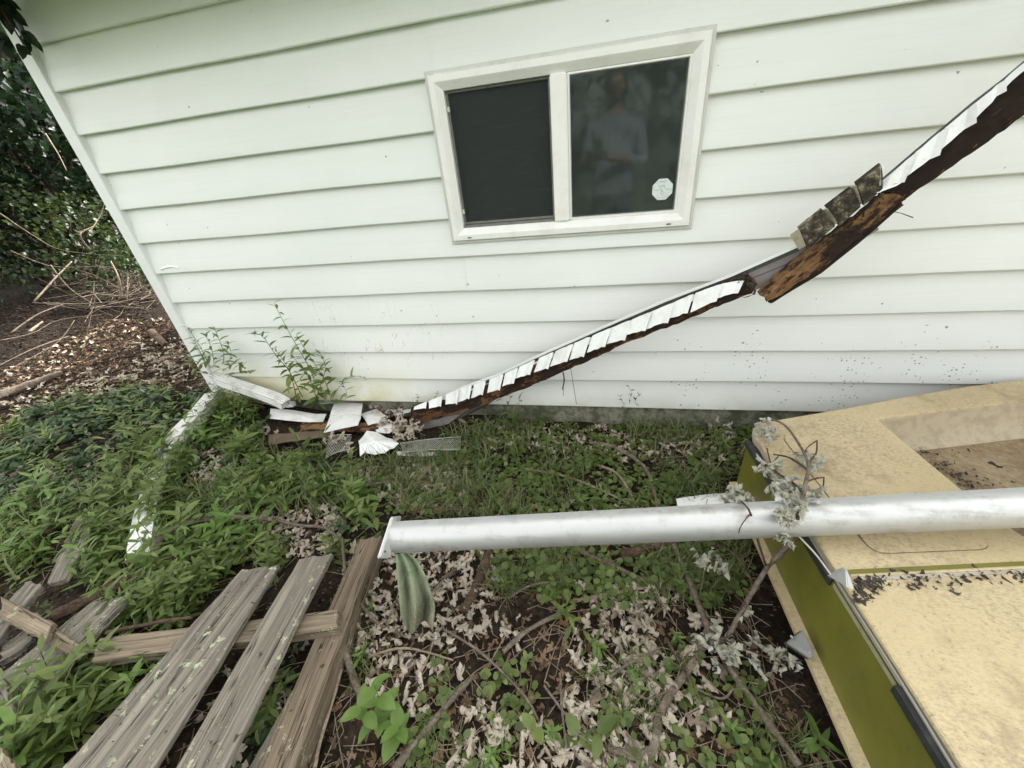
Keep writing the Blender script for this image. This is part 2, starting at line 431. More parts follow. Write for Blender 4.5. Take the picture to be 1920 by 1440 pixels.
def m_mast():
    t = NT('brushed_aluminium')
    w = t.coord()
    a = t.noise(t.n('ShaderNodeMapping', i0=w, Scale=(3, 30, 30)).outputs[0], 1.0, 5, 0.65); b = t.noise(w, 22.0, 6, 0.7)
    c2 = t.noise(t.n('ShaderNodeMapping', i0=w, Scale=(1.6, 26, 26)).outputs[0], 1.0, 6, 0.7)
    under = t.math('MULTIPLY', t.rng(c2, 0.5, 0.66), t.rng(b, 0.38, 0.6))
    col = t.mix(t.math('MULTIPLY', t.rng(b, 0.5, 0.72), 0.35), (0.54, 0.545, 0.54), (0.26, 0.25, 0.225))
    col = t.mix(t.math('MULTIPLY', under, 0.35), col, (0.22, 0.19, 0.14))
    return t.done(t.bsdf(col, t.rng(a, 0.3, 0.7, 0.42, 0.6), t.bump(a, 0.12, 0.002), 0.62, 0.5))

def m_cloth():
    t = NT('mildewed_sailcloth')
    w = t.coord(); a = t.noise(w, 14.0, 6, 0.7); b = t.noise(w, 230.0, 3)
    z = t.xyz()[2]
    col = t.mix(t.rng(z, 0.02, 0.13), (0.155, 0.16, 0.105), (0.235, 0.295, 0.185))
    col = t.mix(t.math('MULTIPLY', t.rng(a, 0.42, 0.68), 0.8), col, (0.085, 0.085, 0.05))
    col = t.mix(t.math('MULTIPLY', t.rng(b, 0.5, 0.7), 0.5), col, (0.31, 0.335, 0.25))
    wv = t.n('ShaderNodeTexVoronoi', Vector=w, Scale=420.0).outputs['Distance']
    return t.done(t.bsdf(col, 0.8, t.bump(wv, 0.35, 0.002), spec=0.25))

def m_glass():
    t = NT('dusty_window_glass')
    w = t.coord(); a = t.noise(w, 9.0, 5, 0.6); b = t.noise(w, 80.0, 4)
    gl = t.n('ShaderNodeBsdfGlossy', Color=(0.9, 0.95, 0.93), Roughness=0.04).outputs[0]
    tr = t.n('ShaderNodeBsdfTransparent', Color=(0.55, 0.62, 0.58)).outputs[0]
    du = t.n('ShaderNodeBsdfDiffuse', Color=(0.20, 0.235, 0.215)).outputs[0]
    fr = t.n('ShaderNodeFresnel', IOR=1.55).outputs[0]
    s = t.n('ShaderNodeMixShader', i0=t.math('MULTIPLY', fr, 0.36, clamp=True), i1=tr, i2=gl).outputs[0]
    k = t.math('ADD', 0.14, t.math('MULTIPLY', t.rng(a, 0.35, 0.7), 0.10))
    k = t.math('ADD', k, t.math('MULTIPLY', t.rng(b, 0.68, 0.76), 0.12))
    s = t.n('ShaderNodeMixShader', i0=k, i1=s, i2=du).outputs[0]
    return t.done(s)

def m_screen():
    t = NT('insect_screen')
    w = t.coord()
    s = t.n('ShaderNodeSeparateXYZ', i0=w).outputs
    wx = t.math('SINE', t.math('MULTIPLY', s[0], 4200.0)); wz = t.math('SINE', t.math('MULTIPLY', s[2], 4200.0))
    k = t.math('MAXIMUM', wx, wz)
    a = t.noise(t.n('ShaderNodeMapping', i0=w, Scale=(4, 1, 40)).outputs[0], 3.0, 4)
    col = t.mix(t.rng(a, 0.55, 0.75, 0, 0.5), (0.030, 0.035, 0.034), (0.07, 0.076, 0.075))
    d = t.bsdf(col, 0.75, spec=0.2)
    tr = t.n('ShaderNodeBsdfTransparent').outputs[0]
    return t.done(t.n('ShaderNodeMixShader', i0=t.rng(k, -0.2, 0.6, 0.45, 0.98), i1=tr, i2=d).outputs[0])

def m_mould():
    t = NT('mouldy_vinyl')
    w = t.coord(); a = t.noise(w, 34.0, 7, 0.75); b = t.noise(w, 9.0, 3)
    col = t.ramp(t.math('ADD', t.math('MULTIPLY', a, 0.75), t.math('MULTIPLY', b, 0.25)),
                 [(0.44, (0.02, 0.017, 0.012)), (0.52, (0.07, 0.06, 0.04)), (0.58, (0.25, 0.22, 0.15)), (0.68, (0.46, 0.43, 0.34))])
    return t.done(t.bsdf(col, 0.8, t.bump(a, 0.3, 0.003), spec=0.25))

def m_concrete():
    t = NT('mossy_concrete'); w = t.coord(world=True)
    a = t.noise(w, 8.0, 6, 0.7); b = t.noise(w, 70.0, 5, 0.65)
    col = t.mix(t.rng(b, 0.3, 0.7), (0.20, 0.195, 0.15), (0.30, 0.29, 0.235))
    col = t.mix(t.rng(a, 0.45, 0.6, 0, 0.8), col, (0.06, 0.075, 0.035))
    return t.done(t.bsdf(col, 0.92, t.bump(t.math('ADD', a, b), 0.5, 0.006), spec=0.2))

def m_sticker():
    t = NT('sticker_film'); w = t.coord()
    a = t.noise(w, 60.0, 5, 0.7)
    col = t.mix(t.rng(a, 0.4, 0.7), (0.66, 0.72, 0.71), (0.52, 0.58, 0.57))
    return t.done(t.bsdf(col, 0.45, spec=0.4))

MAT = dict(
    siding=m_siding(),
    trim=m_plain('white_trim', (0.76, 0.775, 0.76), 0.45, dirt=0.18, dcol=(0.45, 0.45, 0.38), scale=6),
    soffit=m_plain('white_soffit', (0.80, 0.81, 0.80), 0.45, dirt=0.30, dcol=(0.35, 0.30, 0.24), scale=14),
    downspout=m_plain('white_aluminium', (0.76, 0.76, 0.74), 0.42, dirt=0.55, dcol=(0.32, 0.29, 0.23), scale=11, lo=0.46, hi=0.7),
    frame=m_plain('window_vinyl', (0.80, 0.795, 0.765), 0.42, dirt=0.2, dcol=(0.42, 0.39, 0.31), scale=12),
    frame_grey=m_plain('window_channel', (0.60, 0.605, 0.56), 0.5, dirt=0.3, dcol=(0.34, 0.33, 0.27), scale=12),
    glass=m_glass(), screen=m_screen(), sticker=m_sticker(),
    sticker_print=m_plain('sticker_print', (0.40, 0.45, 0.45), 0.6),
    track=m_plain('window_track', (0.18, 0.175, 0.16), 0.6, dirt=0.5, dcol=(0.03, 0.03, 0.028), scale=40),
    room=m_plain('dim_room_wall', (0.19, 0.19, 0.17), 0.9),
    concrete=m_concrete(),
    shingle=m_plain('roof_shingle', (0.07, 0.068, 0.065), 0.95, scale=20),
    greymetal=m_plain('grey_coil_metal', (0.30, 0.275, 0.27), 0.55, metal=0.1, dirt=0.5, dcol=(0.13, 0.11, 0.10), scale=10),
    darkmetal=m_plain('dark_metal', (0.07, 0.075, 0.075), 0.5, metal=0.3, dirt=0.4, scale=10),
    brownmetal=m_plain('brown_coil_metal', (0.115, 0.078, 0.055), 0.5, dirt=0.4, dcol=(0.25, 0.2, 0.15), scale=16),
    mould=m_mould(),
    mouldedge=m_plain('stained_vinyl_edge', (0.36, 0.33, 0.23), 0.7, dirt=0.7, dcol=(0.12, 0.10, 0.06), scale=40),
    wood_grey=m_wood('weathered_pine', (0.255, 0.23, 0.187), (0.05, 0.043, 0.035), lichen=0.95, bump=1.0),
    wood_tan=m_wood('raw_pine', (0.27, 0.218, 0.155), (0.09, 0.068, 0.046), lichen=0.45, bump=0.7),
    wood_stringer=m_wood('brown_pine', (0.225, 0.178, 0.125), (0.065, 0.048, 0.033), lichen=0.6, bump=0.9),
    wood_rot=m_wood('rotten_fascia', (0.20, 0.095, 0.04), (0.055, 0.025, 0.012), rot=0.75),
    wood_dark=m_wood('black_rotten_fascia', (0.085, 0.045, 0.022), (0.025, 0.014, 0.009), rot=0.95),
    wood_orange=m_wood('split_orange_pine', (0.285, 0.16, 0.075), (0.10, 0.05, 0.022), rot=0.6),
    bark=m_bark('grey_bark', (0.24, 0.195, 0.155), (0.075, 0.055, 0.042)),
    bark_dark=m_bark('brown_bark', (0.145, 0.098, 0.07), (0.036, 0.022, 0.015)),
    bark_light=m_bark('pale_dry_twig', (0.36, 0.29, 0.215), (0.15, 0.11, 0.08)),
    trunk=m_bark('trunk_bark', (0.10, 0.08, 0.06), (0.03, 0.022, 0.016), 12),
    soil=m_soil(), chip=m_leaf('mulch_chip', [(0.016, 0.011, 0.008), (0.036, 0.024, 0.017), (0.010, 0.007, 0.005), (0.075, 0.055, 0.038), (0.024, 0.016, 0.011)], 0.0, 0.9, 0.15),
    dry=m_leaf('dry_maple_leaf', [(0.37, 0.31, 0.24), (0.58, 0.53, 0.45), (0.20, 0.14, 0.09), (0.48, 0.425, 0.35), (0.10, 0.06, 0.036), (0.55, 0.50, 0.42), (0.26, 0.19, 0.125), (0.62, 0.575, 0.50), (0.15, 0.095, 0.058)], 0.12, 0.75, 0.15, under=(0.50, 0.435, 0.35)),
    drysil=m_leaf('silvery_dry_leaf', [(0.60, 0.61, 0.58), (0.72, 0.72, 0.69), (0.50, 0.49, 0.45), (0.68, 0.68, 0.66)], 0.10, 0.7, 0.2, under=(0.34, 0.335, 0.235)),
    brownleaf=m_leaf('brown_leaf', [(0.12, 0.075, 0.043), (0.21, 0.135, 0.08), (0.07, 0.045, 0.028), (0.33, 0.24, 0.16), (0.17, 0.09, 0.045), (0.25, 0.17, 0.105)], 0.12, 0.8, 0.15),
    weed=m_leaf('weed_leaf', [(0.075, 0.118, 0.030), (0.165, 0.22, 0.055), (0.11, 0.16, 0.048), (0.25, 0.31, 0.09)], 0.42),
    weed_bright=m_leaf('young_weed_leaf', [(0.12, 0.21, 0.045), (0.18, 0.28, 0.065), (0.15, 0.245, 0.055)], 0.42),
    ivy=m_leaf('ivy_leaf', [(0.025, 0.055, 0.022), (0.042, 0.083, 0.028), (0.062, 0.108, 0.034)], 0.3),
    grass=m_leaf('grass_blade', [(0.085, 0.145, 0.035), (0.13, 0.20, 0.05), (0.26, 0.25, 0.12), (0.075, 0.125, 0.036)], 0.35),
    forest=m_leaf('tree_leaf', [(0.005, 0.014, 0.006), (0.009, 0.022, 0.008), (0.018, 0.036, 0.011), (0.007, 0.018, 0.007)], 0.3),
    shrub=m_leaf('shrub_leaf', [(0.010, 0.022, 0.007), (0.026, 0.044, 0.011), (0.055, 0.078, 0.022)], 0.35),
    cream=m_cream(), well=m_well(), wellside=m_plain('shaded_grimy_well_side', (0.43, 0.365, 0.25), 0.6, dirt=0.4, dcol=(0.24, 0.19, 0.13), scale=30, lo=0.42, hi=0.62), olive=m_olive(),  # well side: shade painted in as a greyer base, plus grime blotches
    rubber=m_plain('black_trim', (0.022, 0.024, 0.024), 0.55, dirt=0.35, dcol=(0.12, 0.12, 0.10), scale=20),
    lip=m_plain('grey_deck_lip', (0.40, 0.365, 0.29), 0.6, dirt=0.5, dcol=(0.2, 0.17, 0.12), scale=18),
    mast=m_mast(),
    steel=m_plain('dull_steel', (0.17, 0.175, 0.165), 0.38, metal=0.75, dirt=0.4, dcol=(0.10, 0.10, 0.09), scale=14),
    alu=m_plain('bare_aluminium', (0.60, 0.605, 0.60), 0.45, metal=0.35, dirt=0.45, dcol=(0.26, 0.24, 0.22), scale=26),
    rope=m_plain('weathered_cord', (0.55, 0.52, 0.44), 0.85, dirt=0.4, scale=60),
    cable=m_plain('grey_cable', (0.22, 0.21, 0.18), 0.6, dirt=0.4, scale=40),
    cloth=m_cloth(),
    muck=m_plain('black_leaf_mould', (0.035, 0.026, 0.02), 0.95, scale=30, bump=0.6),
    foam=m_plain('white_sheet_vinyl', (0.82, 0.82, 0.82), 0.4, dirt=0.4, dcol=(0.40, 0.35, 0.28), scale=16),
    lattice=m_plain('gutter_guard_mesh', (0.50, 0.49, 0.45), 0.55, metal=0.2, dirt=0.5, scale=30),
    skin=m_plain('skin', (0.50, 0.32, 0.24), 0.55, dirt=0.1),
    shirt=m_plain('pale_blue_shirt', (0.42, 0.47, 0.56), 0.85, dirt=0.1),
    trousers=m_plain('dark_trousers', (0.05, 0.055, 0.06), 0.9, dirt=0.1),
    hair=m_plain('short_hair', (0.05, 0.035, 0.025), 0.8, dirt=0.1),
    phone=m_plain('black_phone', (0.015, 0.015, 0.016), 0.25, dirt=0.05),
)
# ================================================================== ground
def axis(lo, hi, d, far, n):
    a = np.arange(lo, hi + 1e-6, d); g = np.geomspace(d * 2, far, n)
    return np.concatenate([lo - g[::-1], a, hi + g])
gx = axis(-4.2, 4.6, 0.028, 75, 22); gy = axis(-2.6, 2.4, 0.028, 75, 22)
GX, GY = np.meshgrid(gx, gy, indexing='ij'); GZ = gz(GX, GY)
GV = np.stack([GX, GY, GZ], -1).reshape(-1, 3)
a, b = GX.shape
ii, jj = np.meshgrid(np.arange(a - 1), np.arange(b - 1), indexing='ij'); q = (ii * b + jj).ravel()
T = np.concatenate([np.stack([q, q + b, q + b + 1], 1), np.stack([q, q + b + 1, q + 1], 1)])
sp_ = Soup(); sp_.add(GV, T)
ground = sp_.build('ground', MAT['soil']); tag(ground, kind='structure')

# ================================================================== house
house = empty('house', (0.1, 0, 0), 'white vinyl sided house with a sliding window and a grey concrete base', 'house')
S = 0.152
XR = 8.0
WX0, WX1 = aw(793, 137, -0.03)[0], aw(1347, 42, -0.03)[0]
WX0 = 0.5 * (WX0 + aw(850, 458, -0.03)[0]); WX1 = 0.5 * (WX1 + aw(1296, 428, -0.03)[0])
WZ0 = 0.5 * (aw(850, 458, -0.03)[2] + aw(1296, 428, -0.03)[2]); WZ1 = 0.5 * (aw(793, 137, -0.03)[2] + aw(1347, 42, -0.03)[2])

def siding_panel(x0, x1, k, proud=0.0, zlo=None, zhi=None):
    z0 = k * S; z1 = z0 + S
    prof = [(-0.003, z0 + 0.002), (-0.0255, z0 - 0.001), (-0.0285, z0 + 0.0025), (-0.0280, z0 + 0.012), (-0.0225, z0 + 0.05),
            (-0.0135, z0 + 0.095), (-0.0075, z0 + 0.140), (-0.0050, z1 + 0.006)]
    n = max(2, int((x1 - x0) / 0.12)); xs = np.linspace(x0, x1, n + 1)
    P = []
    for x in xs:
        row = []
        for (y, z) in prof:
            w = 0.0022 * math.sin(x * 2.3 + k * 1.9) + 0.0016 * math.sin(x * 5.1 + k * 4.1)
            wz = 0.0014 * math.sin(x * 1.7 + k * 2.7) + 0.0010 * math.sin(x * 6.3 + k)
            t = min(1, max(0, (z1 - z) / S))
            zz = z + wz * t
            if zlo is not None: zz = max(zz, zlo)
            if zhi is not None: zz = min(zz, zhi)
            row.append((x, y - proud - abs(w) * t * 0.5, zz))
        P.append(row)
    mb = MB(); mb.grid(P)
    return mb.build('siding_panel', MAT['siding'], house, smooth=True, auto=math.radians(38))

SEAMS = {4: 1.775, 2: 1.777, 1: 1.229, 9: 1.775, 10: 1.213}
HX0, HX1, HZ0, HZ1 = WX0 + 0.02, WX1 - 0.02, WZ0 + 0.02, WZ1 - 0.02
for k in range(0, 12):
    cuts = [0.092, XR]
    if k in SEAMS and not (k in (6, 7, 8) and HX0 < SEAMS[k] < HX1): cuts.insert(1, SEAMS[k])
    segs = [(cuts[i] - (0.012 if i else 0), cuts[i + 1], 0.0034 * i) for i in range(len(cuts) - 1)]
    z0 = k * S; z1 = z0 + S
    for (x0, x1, pr_) in segs:
        if z1 <= HZ0 or z0 >= HZ1 or x1 <= HX0 or x0 >= HX1:
            siding_panel(x0, x1, k, pr_)
        else:
            if x0 < HX0: siding_panel(x0, HX0, k, pr_)
            if x1 > HX1: siding_panel(HX1, x1, k, pr_)
            a0, a1 = max(x0, HX0), min(x1, HX1)
            if z0 < HZ0: siding_panel(a0, a1, k, pr_, zhi=HZ0)
            elif z1 > HZ1: siding_panel(a0, a1, k, pr_, zlo=HZ1)
# bent torn lip of one course near the corner
mb = MB(); P = []
c0 = aw(305, 508, -0.022); c1 = aw(338, 505, -0.022)
for i in range(7):
    t = i / 6; p = c0 * (1 - t) + c1 * t
    up = 0.010 * math.sin(t * 3.0) + 0.003
    P.append([p + np.array([0, 0.004, 0.002]), p + np.array([0, -0.010, 0.004 + up]), p + np.array([0, -0.004, 0.010 + up * 1.2])])
mb.grid(P, (0, 0.001, -0.001)); mb.build('torn_siding_lip', MAT['soffit'], house)

# corner post: an L of coil trim
cxa, cxb = 0.037, 0.103
mb = MB(); mb.box(cxa, cxb, -0.036, -0.0005, -0.03, 1.80); mb.box(cxa, cxa + 0.028, 0.0, 0.07, -0.03, 1.80)
mb.build('corner_trim', MAT['trim'], house, bevel=0.003)
# walls behind the siding, with the window opening
mb = MB()
mb.box(cxa + 0.03, HX0, 0.0, 0.12, -0.02, 1.98); mb.box(HX1, XR, 0.0, 0.12, -0.02, 1.98)
mb.box(HX0, HX1, 0.0, 0.12, -0.02, HZ0); mb.box(HX0, HX1, 0.0, 0.12, HZ1, 1.98)
mb.box(cxa + 0.01, cxa + 0.13, 0.125, 4.9, -0.02, 1.98); mb.box(XR - 0.12, XR, 0.125, 4.9, -0.02, 1.98); mb.box(cxa + 0.01, XR, 4.9, 5.0, -0.02, 1.98)
mb.prism([(cxa + 0.02, 0.0, 1.985), (cxa + 0.02, 5.0, 1.985), (cxa + 0.02, 2.5, 3.04)], (0.1, 0, 0))
mb.prism([(XR - 0.11, 0.0, 1.985), (XR - 0.11, 5.0, 1.985), (XR - 0.11, 2.5, 3.04)], (0.1, 0, 0))
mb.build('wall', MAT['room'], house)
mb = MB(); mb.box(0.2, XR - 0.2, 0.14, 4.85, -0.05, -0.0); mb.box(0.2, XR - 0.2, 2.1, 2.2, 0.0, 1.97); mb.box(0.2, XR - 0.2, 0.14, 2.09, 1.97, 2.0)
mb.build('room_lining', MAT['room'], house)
mb = MB(); mb.box(cxa + 0.015, XR, 0.004, 4.95, -0.6, -0.022)
mb.build('foundation', MAT['concrete'], house)
# roof with its eave over the wall
mb = MB()
for (ya, yb, za, zb) in ((-0.36, 2.5, 1.84, 3.13), (5.36, 2.5, 1.84, 3.13)):
    mb.prism([(-0.12, ya, za), (-0.12, yb, zb), (-0.12, yb, zb + 0.1), (-0.12, ya, za + 0.1)], (XR + 0.25, 0, 0))
mb.build('roof', MAT['shingle'], house)
mb = MB(); mb.box(-0.10, 2.2, -0.355, -0.034, 1.805, 1.820); mb.build('soffit', MAT['soffit'], house)
mb = MB(); mb.box(-0.11, 2.2, -0.385, -0.362, 1.775, 1.93); mb.build('fascia', MAT['trim'], house)

# ------------------------------------------------------------------ window
def ring(mb, x0, x1, z0, z1, prof):
    L = []
    for (i, y) in prof:
        L.append([(x0 + i, y, z0 + i), (x1 - i, y, z0 + i), (x1 - i, y, z1 - i), (x0 + i, y, z1 - i)])
    V = [p for l in L for p in l]
    Fs = [(a * 4 + k, a * 4 + (k + 1) % 4, (a + 1) * 4 + (k + 1) % 4, (a + 1) * 4 + k) for a in range(len(L) - 1) for k in range(4)]
    mb.add(V, Fs)
FB = -0.004
mb = MB()
ring(mb, WX0 + 0.0125, WX1 - 0.0125, WZ0 + 0.0125, WZ1 - 0.0125,
     [(0.0, 0.03), (0.0, -0.040), (0.003, -0.045), (0.022, -0.046), (0.027, -0.043), (0.044, -0.031), (0.047, -0.029), (0.047, 0.04)])
window = mb.build('window', MAT['frame'], house)
mb = MB()
ring(mb, WX0, WX1, WZ0, WZ1, [(0.0, -0.002), (0.0, -0.031), (0.0015, -0.033), (0.0105, -0.033), (0.0115, -0.030), (0.0115, -0.010)])
mb.build('channel', MAT['frame_grey'], window)
IX0, IX1, IZ0, IZ1 = WX0 + 0.0595, WX1 - 0.0595, WZ0 + 0.0595, WZ1 - 0.0595
mx0, mx1 = aw(1037, 270, -0.03)[0] - 0.003, aw(1064, 270, -0.03)[0] + 0.003
mb = MB(); mb.box(mx0, mx1, -0.040, 0.02, IZ0 + 0.0005, IZ1 - 0.0005); mb.build('mullion', MAT['frame'], window, bevel=0.003)
mb = MB()
ring(mb, mx1 + 0.0005, IX1 - 0.0005, IZ0 + 0.0008, IZ1 - 0.0008, [(0, 0.02), (0, -0.0275), (0.006, -0.0275), (0.008, -0.020), (0.008, 0.01)])
mb.build('sash', MAT['frame'], window)
mb = MB(); mb.add([(mx1 + 0.004, -0.0185, IZ0 + 0.004), (IX1 - 0.004, -0.0185, IZ0 + 0.004), (IX1 - 0.004, -0.0185, IZ1 - 0.004), (mx1 + 0.004, -0.0185, IZ1 - 0.004)], [(0, 1, 2, 3)])
pane = mb.build('glass_pane', MAT['glass'], window)
mb = MB(); mb.add([(IX0, 0.022, IZ0), (mx0, 0.022, IZ0), (mx0, 0.022, IZ1), (IX0, 0.022, IZ1)], [(0, 1, 2, 3)])
mb.build('glass_pane', MAT['glass'], window)
mb = MB()
ring(mb, IX0 + 0.001, mx0 - 0.001, IZ0 + 0.012, IZ1 - 0.001, [(0, 0.015), (0, -0.013), (0.007, -0.013), (0.008, -0.007), (0.008, 0.0)])
mb.build('screen_frame', MAT['track'], window)
mb = MB(); mb.add([(IX0 + 0.006, -0.0075, IZ0 + 0.017), (mx0 - 0.006, -0.0075, IZ0 + 0.017), (mx0 - 0.006, -0.0075, IZ1 - 0.007), (IX0 + 0.006, -0.0075, IZ1 - 0.007)], [(0, 1, 2, 3)])
mb.build('insect_screen', MAT['screen'], window)
mb = MB(); mb.box(IX0, mx0, -0.028, 0.015, IZ0 + 0.001, IZ0 + 0.010); mb.build('track', MAT['track'], window)
for zc in (aw(838, 206, -0.015)[2], aw(867, 397, -0.015)[2]):
    mb = MB(); mb.box(IX0 + 0.002, IX0 + 0.010, -0.021, -0.0135, zc - 0.008, zc + 0.008); mb.build('screen_clip', MAT['frame_grey'], window)
for px in (880, 1254):
    p = aw(px, 444 if px < 1000 else 419, -0.047); mb = MB(); mb.box(p[0] - 0.008, p[0] + 0.008, -0.0475, -0.0440, WZ0 + 0.022, WZ0 + 0.0255); mb.build('weep_slot', MAT['rubber'], window)
# octagonal security sticker on the glass
sc = aw(1242, 355, -0.0195); R_ = 0.0375
mb = MB(); pts = [(sc[0] + R_ * math.cos(math.radians(22.5 + 45 * i)), -0.0192, sc[2] + R_ * math.sin(math.radians(22.5 + 45 * i))) for i in range(8)]
mb.prism(pts, (0, -0.0006, 0)); stk = mb.build('sticker', MAT['sticker'], window)
mb = MB()
def arc(cx, cz, r, a0, a1, w, n=18):
    P = []
    for i in range(n + 1):
        an = math.radians(a0 + (a1 - a0) * i / n)
        P.append([(cx + (r - w) * math.cos(an), -0.0202, cz + (r - w) * math.sin(an)), (cx + (r + w) * math.cos(an), -0.0202, cz + (r + w) * math.sin(an))])
    mb.grid(P)
arc(sc[0], sc[2] + 0.006, 0.0080, -30, 210, 0.0012); arc(sc[0], sc[2] + 0.006, 0.0045, 0, 180, 0.0008); arc(sc[0] + 0.001, sc[2] - 0.013, 0.0058, 0, 360, 0.0010)
for (dx, dz, w, h) in ((-0.012, 0.0245, 0.024, 0.0028), (-0.030, -0.002, 0.022, 0.0018), (0.010, -0.002, 0.021, 0.0018), (-0.005, -0.007, 0.004, 0.009), (-0.016, -0.027, 0.030, 0.0016)):
    mb.add([(sc[0] + dx, -0.0202, sc[2] + dz), (sc[0] + dx + w, -0.0202, sc[2] + dz), (sc[0] + dx + w, -0.0202, sc[2] + dz + h), (sc[0] + dx, -0.0202, sc[2] + dz + h)], [(0, 1, 2, 3)])
mb.build('sticker_emblem', MAT['sticker_print'], window)

# ================================================================== leaf shapes
def lance(L=1.0, W=0.26, droop=0.3, fold=0.18, n=6):
    xs = np.linspace(0, 1, n + 1); V = []; T = []
    for i, x in enumerate(xs):
        w = W * 0.5 * (x ** 0.62 * (1 - x) ** 0.85 / 0.362 if 0 < x < 1 else 0.0)
        z = -droop * x * x; xx = x * (1 - 0.25 * droop * x)
        V += [(xx * L, -w * L, (z + fold * w) * L), (xx * L, 0, (z - fold * w * 0.6) * L), (xx * L, w * L, (z + fold * w) * L)]
    for i in range(n):
        a = 3 * i
        for k in (0, 1): T += [(a + k, a + 3 + k, a + 4 + k), (a + k, a + 4 + k, a + 1 + k)]
    return np.array(V), np.array(T)
def ovate(L=1.0, W=0.62, droop=0.2, n=5): return lance(L, W, droop, 0.22, n)
def disc(L=1.0, W=0.95, cup=0.15, n=9):
    V = [(0.45 * L, 0, -0.02)]; T = []
    for i in range(n):
        a = -math.pi + 2 * math.pi * (i + 0.5) / n; r = 0.5 * (1 + 0.10 * math.cos(5 * a))
        V.append(((0.48 + r * math.cos(a)) * L, r * W * math.sin(a) * L, cup * r * abs(math.sin(a * 2)) * L))
    for i in range(n): T.append((0, 1 + i, 1 + (i + 1) % n))
    return np.array(V), np.array(T)
MAPLE = [(0.0, 0.02), (-0.04, 0.10), (0.02, 0.22), (0.08, 0.42), (0.14, 0.30), (0.24, 0.30), (0.27, 0.155), (0.40, 0.30), (0.47, 0.42), (0.66, 0.54),
         (0.60, 0.36), (0.62, 0.24), (0.52, 0.105), (0.68, 0.15), (0.72, 0.24), (0.82, 0.14), (1.0, 0.0)]
def maple(seed, curl):
    r = np.random.default_rng(seed)
    up = [(x + r.normal(0, 0.018), y * (1 + r.normal(0, 0.08))) for x, y in MAPLE[:-1]]
    dn = [(x + r.normal(0, 0.018), -y * (1 + r.normal(0, 0.08))) for x, y in MAPLE[:-1]]
    out = up + [(1.0, 0.0)] + dn[::-1]
    c = np.array([0.34, 0.0]); O = np.array(out); n = len(O)
    mid = c + (O - c) * 0.52
    P = np.vstack([[c], mid, O]); T = []
    for i in range(n):
        j = (i + 1) % n
        T += [(0, 1 + i, 1 + j), (1 + i, 1 + n + i, 1 + n + j), (1 + i, 1 + n + j, 1 + j)]
    x, y = P[:, 0] - 0.35, P[:, 1]
    k1 = curl * r.uniform(0.8, 2.4) * r.choice([-1, 1]) ; k2 = curl * r.uniform(-1.4, 1.6); tw = curl * r.uniform(-1.2, 1.2)
    z = np.zeros(len(P))
    th = k1 * y; yy = np.where(abs(th) > 1e-4, np.sin(th) / (k1 + 1e-9), y); z = z + (1 - np.cos(th)) / (k1 + 1e-9)
    th = k2 * x; xx = np.where(abs(th) > 1e-4, np.sin(th) / (k2 + 1e-9), x); z = z + (1 - np.cos(th)) / (k2 + 1e-9)
    a = tw * xx; y2 = yy * np.cos(a) - z * np.sin(a); z2 = yy * np.sin(a) + z * np.cos(a)
    z2 = z2 + 0.05 * np.sin(9 * xx + 3 * r.random()) * (abs(yy) + 0.1) + r.normal(0, 0.012, len(P))
    return np.stack([xx * 1.12, y2 * 0.72, z2], 1), np.array(T)
MAPLES = [maple(s, c) for s, c in zip(range(16), [0.9, 1.3, 1.7, 1.9, 2.4, 2.6, 1.5, 2.0, 1.8, 2.9, 1.2, 2.2, 3.0, 2.5, 3.2, 1.6])]
def arr_mesh(name, V, T, mat, smooth=True):
    s = Soup(); s.add(np.asarray(V, float), np.asarray(T)); me = s.mesh(name)
    me.materials.append(mat)
    if smooth: me.polygons.foreach_set('use_smooth', np.ones(len(me.polygons), bool))
    return me
def smoothpath(pts, n):
    pts = np.array(pts, float); k = len(pts); out = []
    for i in range(n + 1):
        t = i / n * (k - 1); j = min(k - 2, int(t)); f = t - j
        p0, p1, p2, p3 = pts[max(j - 1, 0)], pts[j], pts[j + 1], pts[min(j + 2, k - 1)]
        out.append(0.5 * ((2 * p1) + (-p0 + p2) * f + (2 * p0 - 5 * p1 + 4 * p2 - p3) * f * f + (-p0 + 3 * p1 - 3 * p2 + p3) * f ** 3))
    return out
def xf(V, yaw, pitch, roll, scale, loc): return (V * scale) @ rotm(yaw, pitch, roll).T + np.asarray(loc)

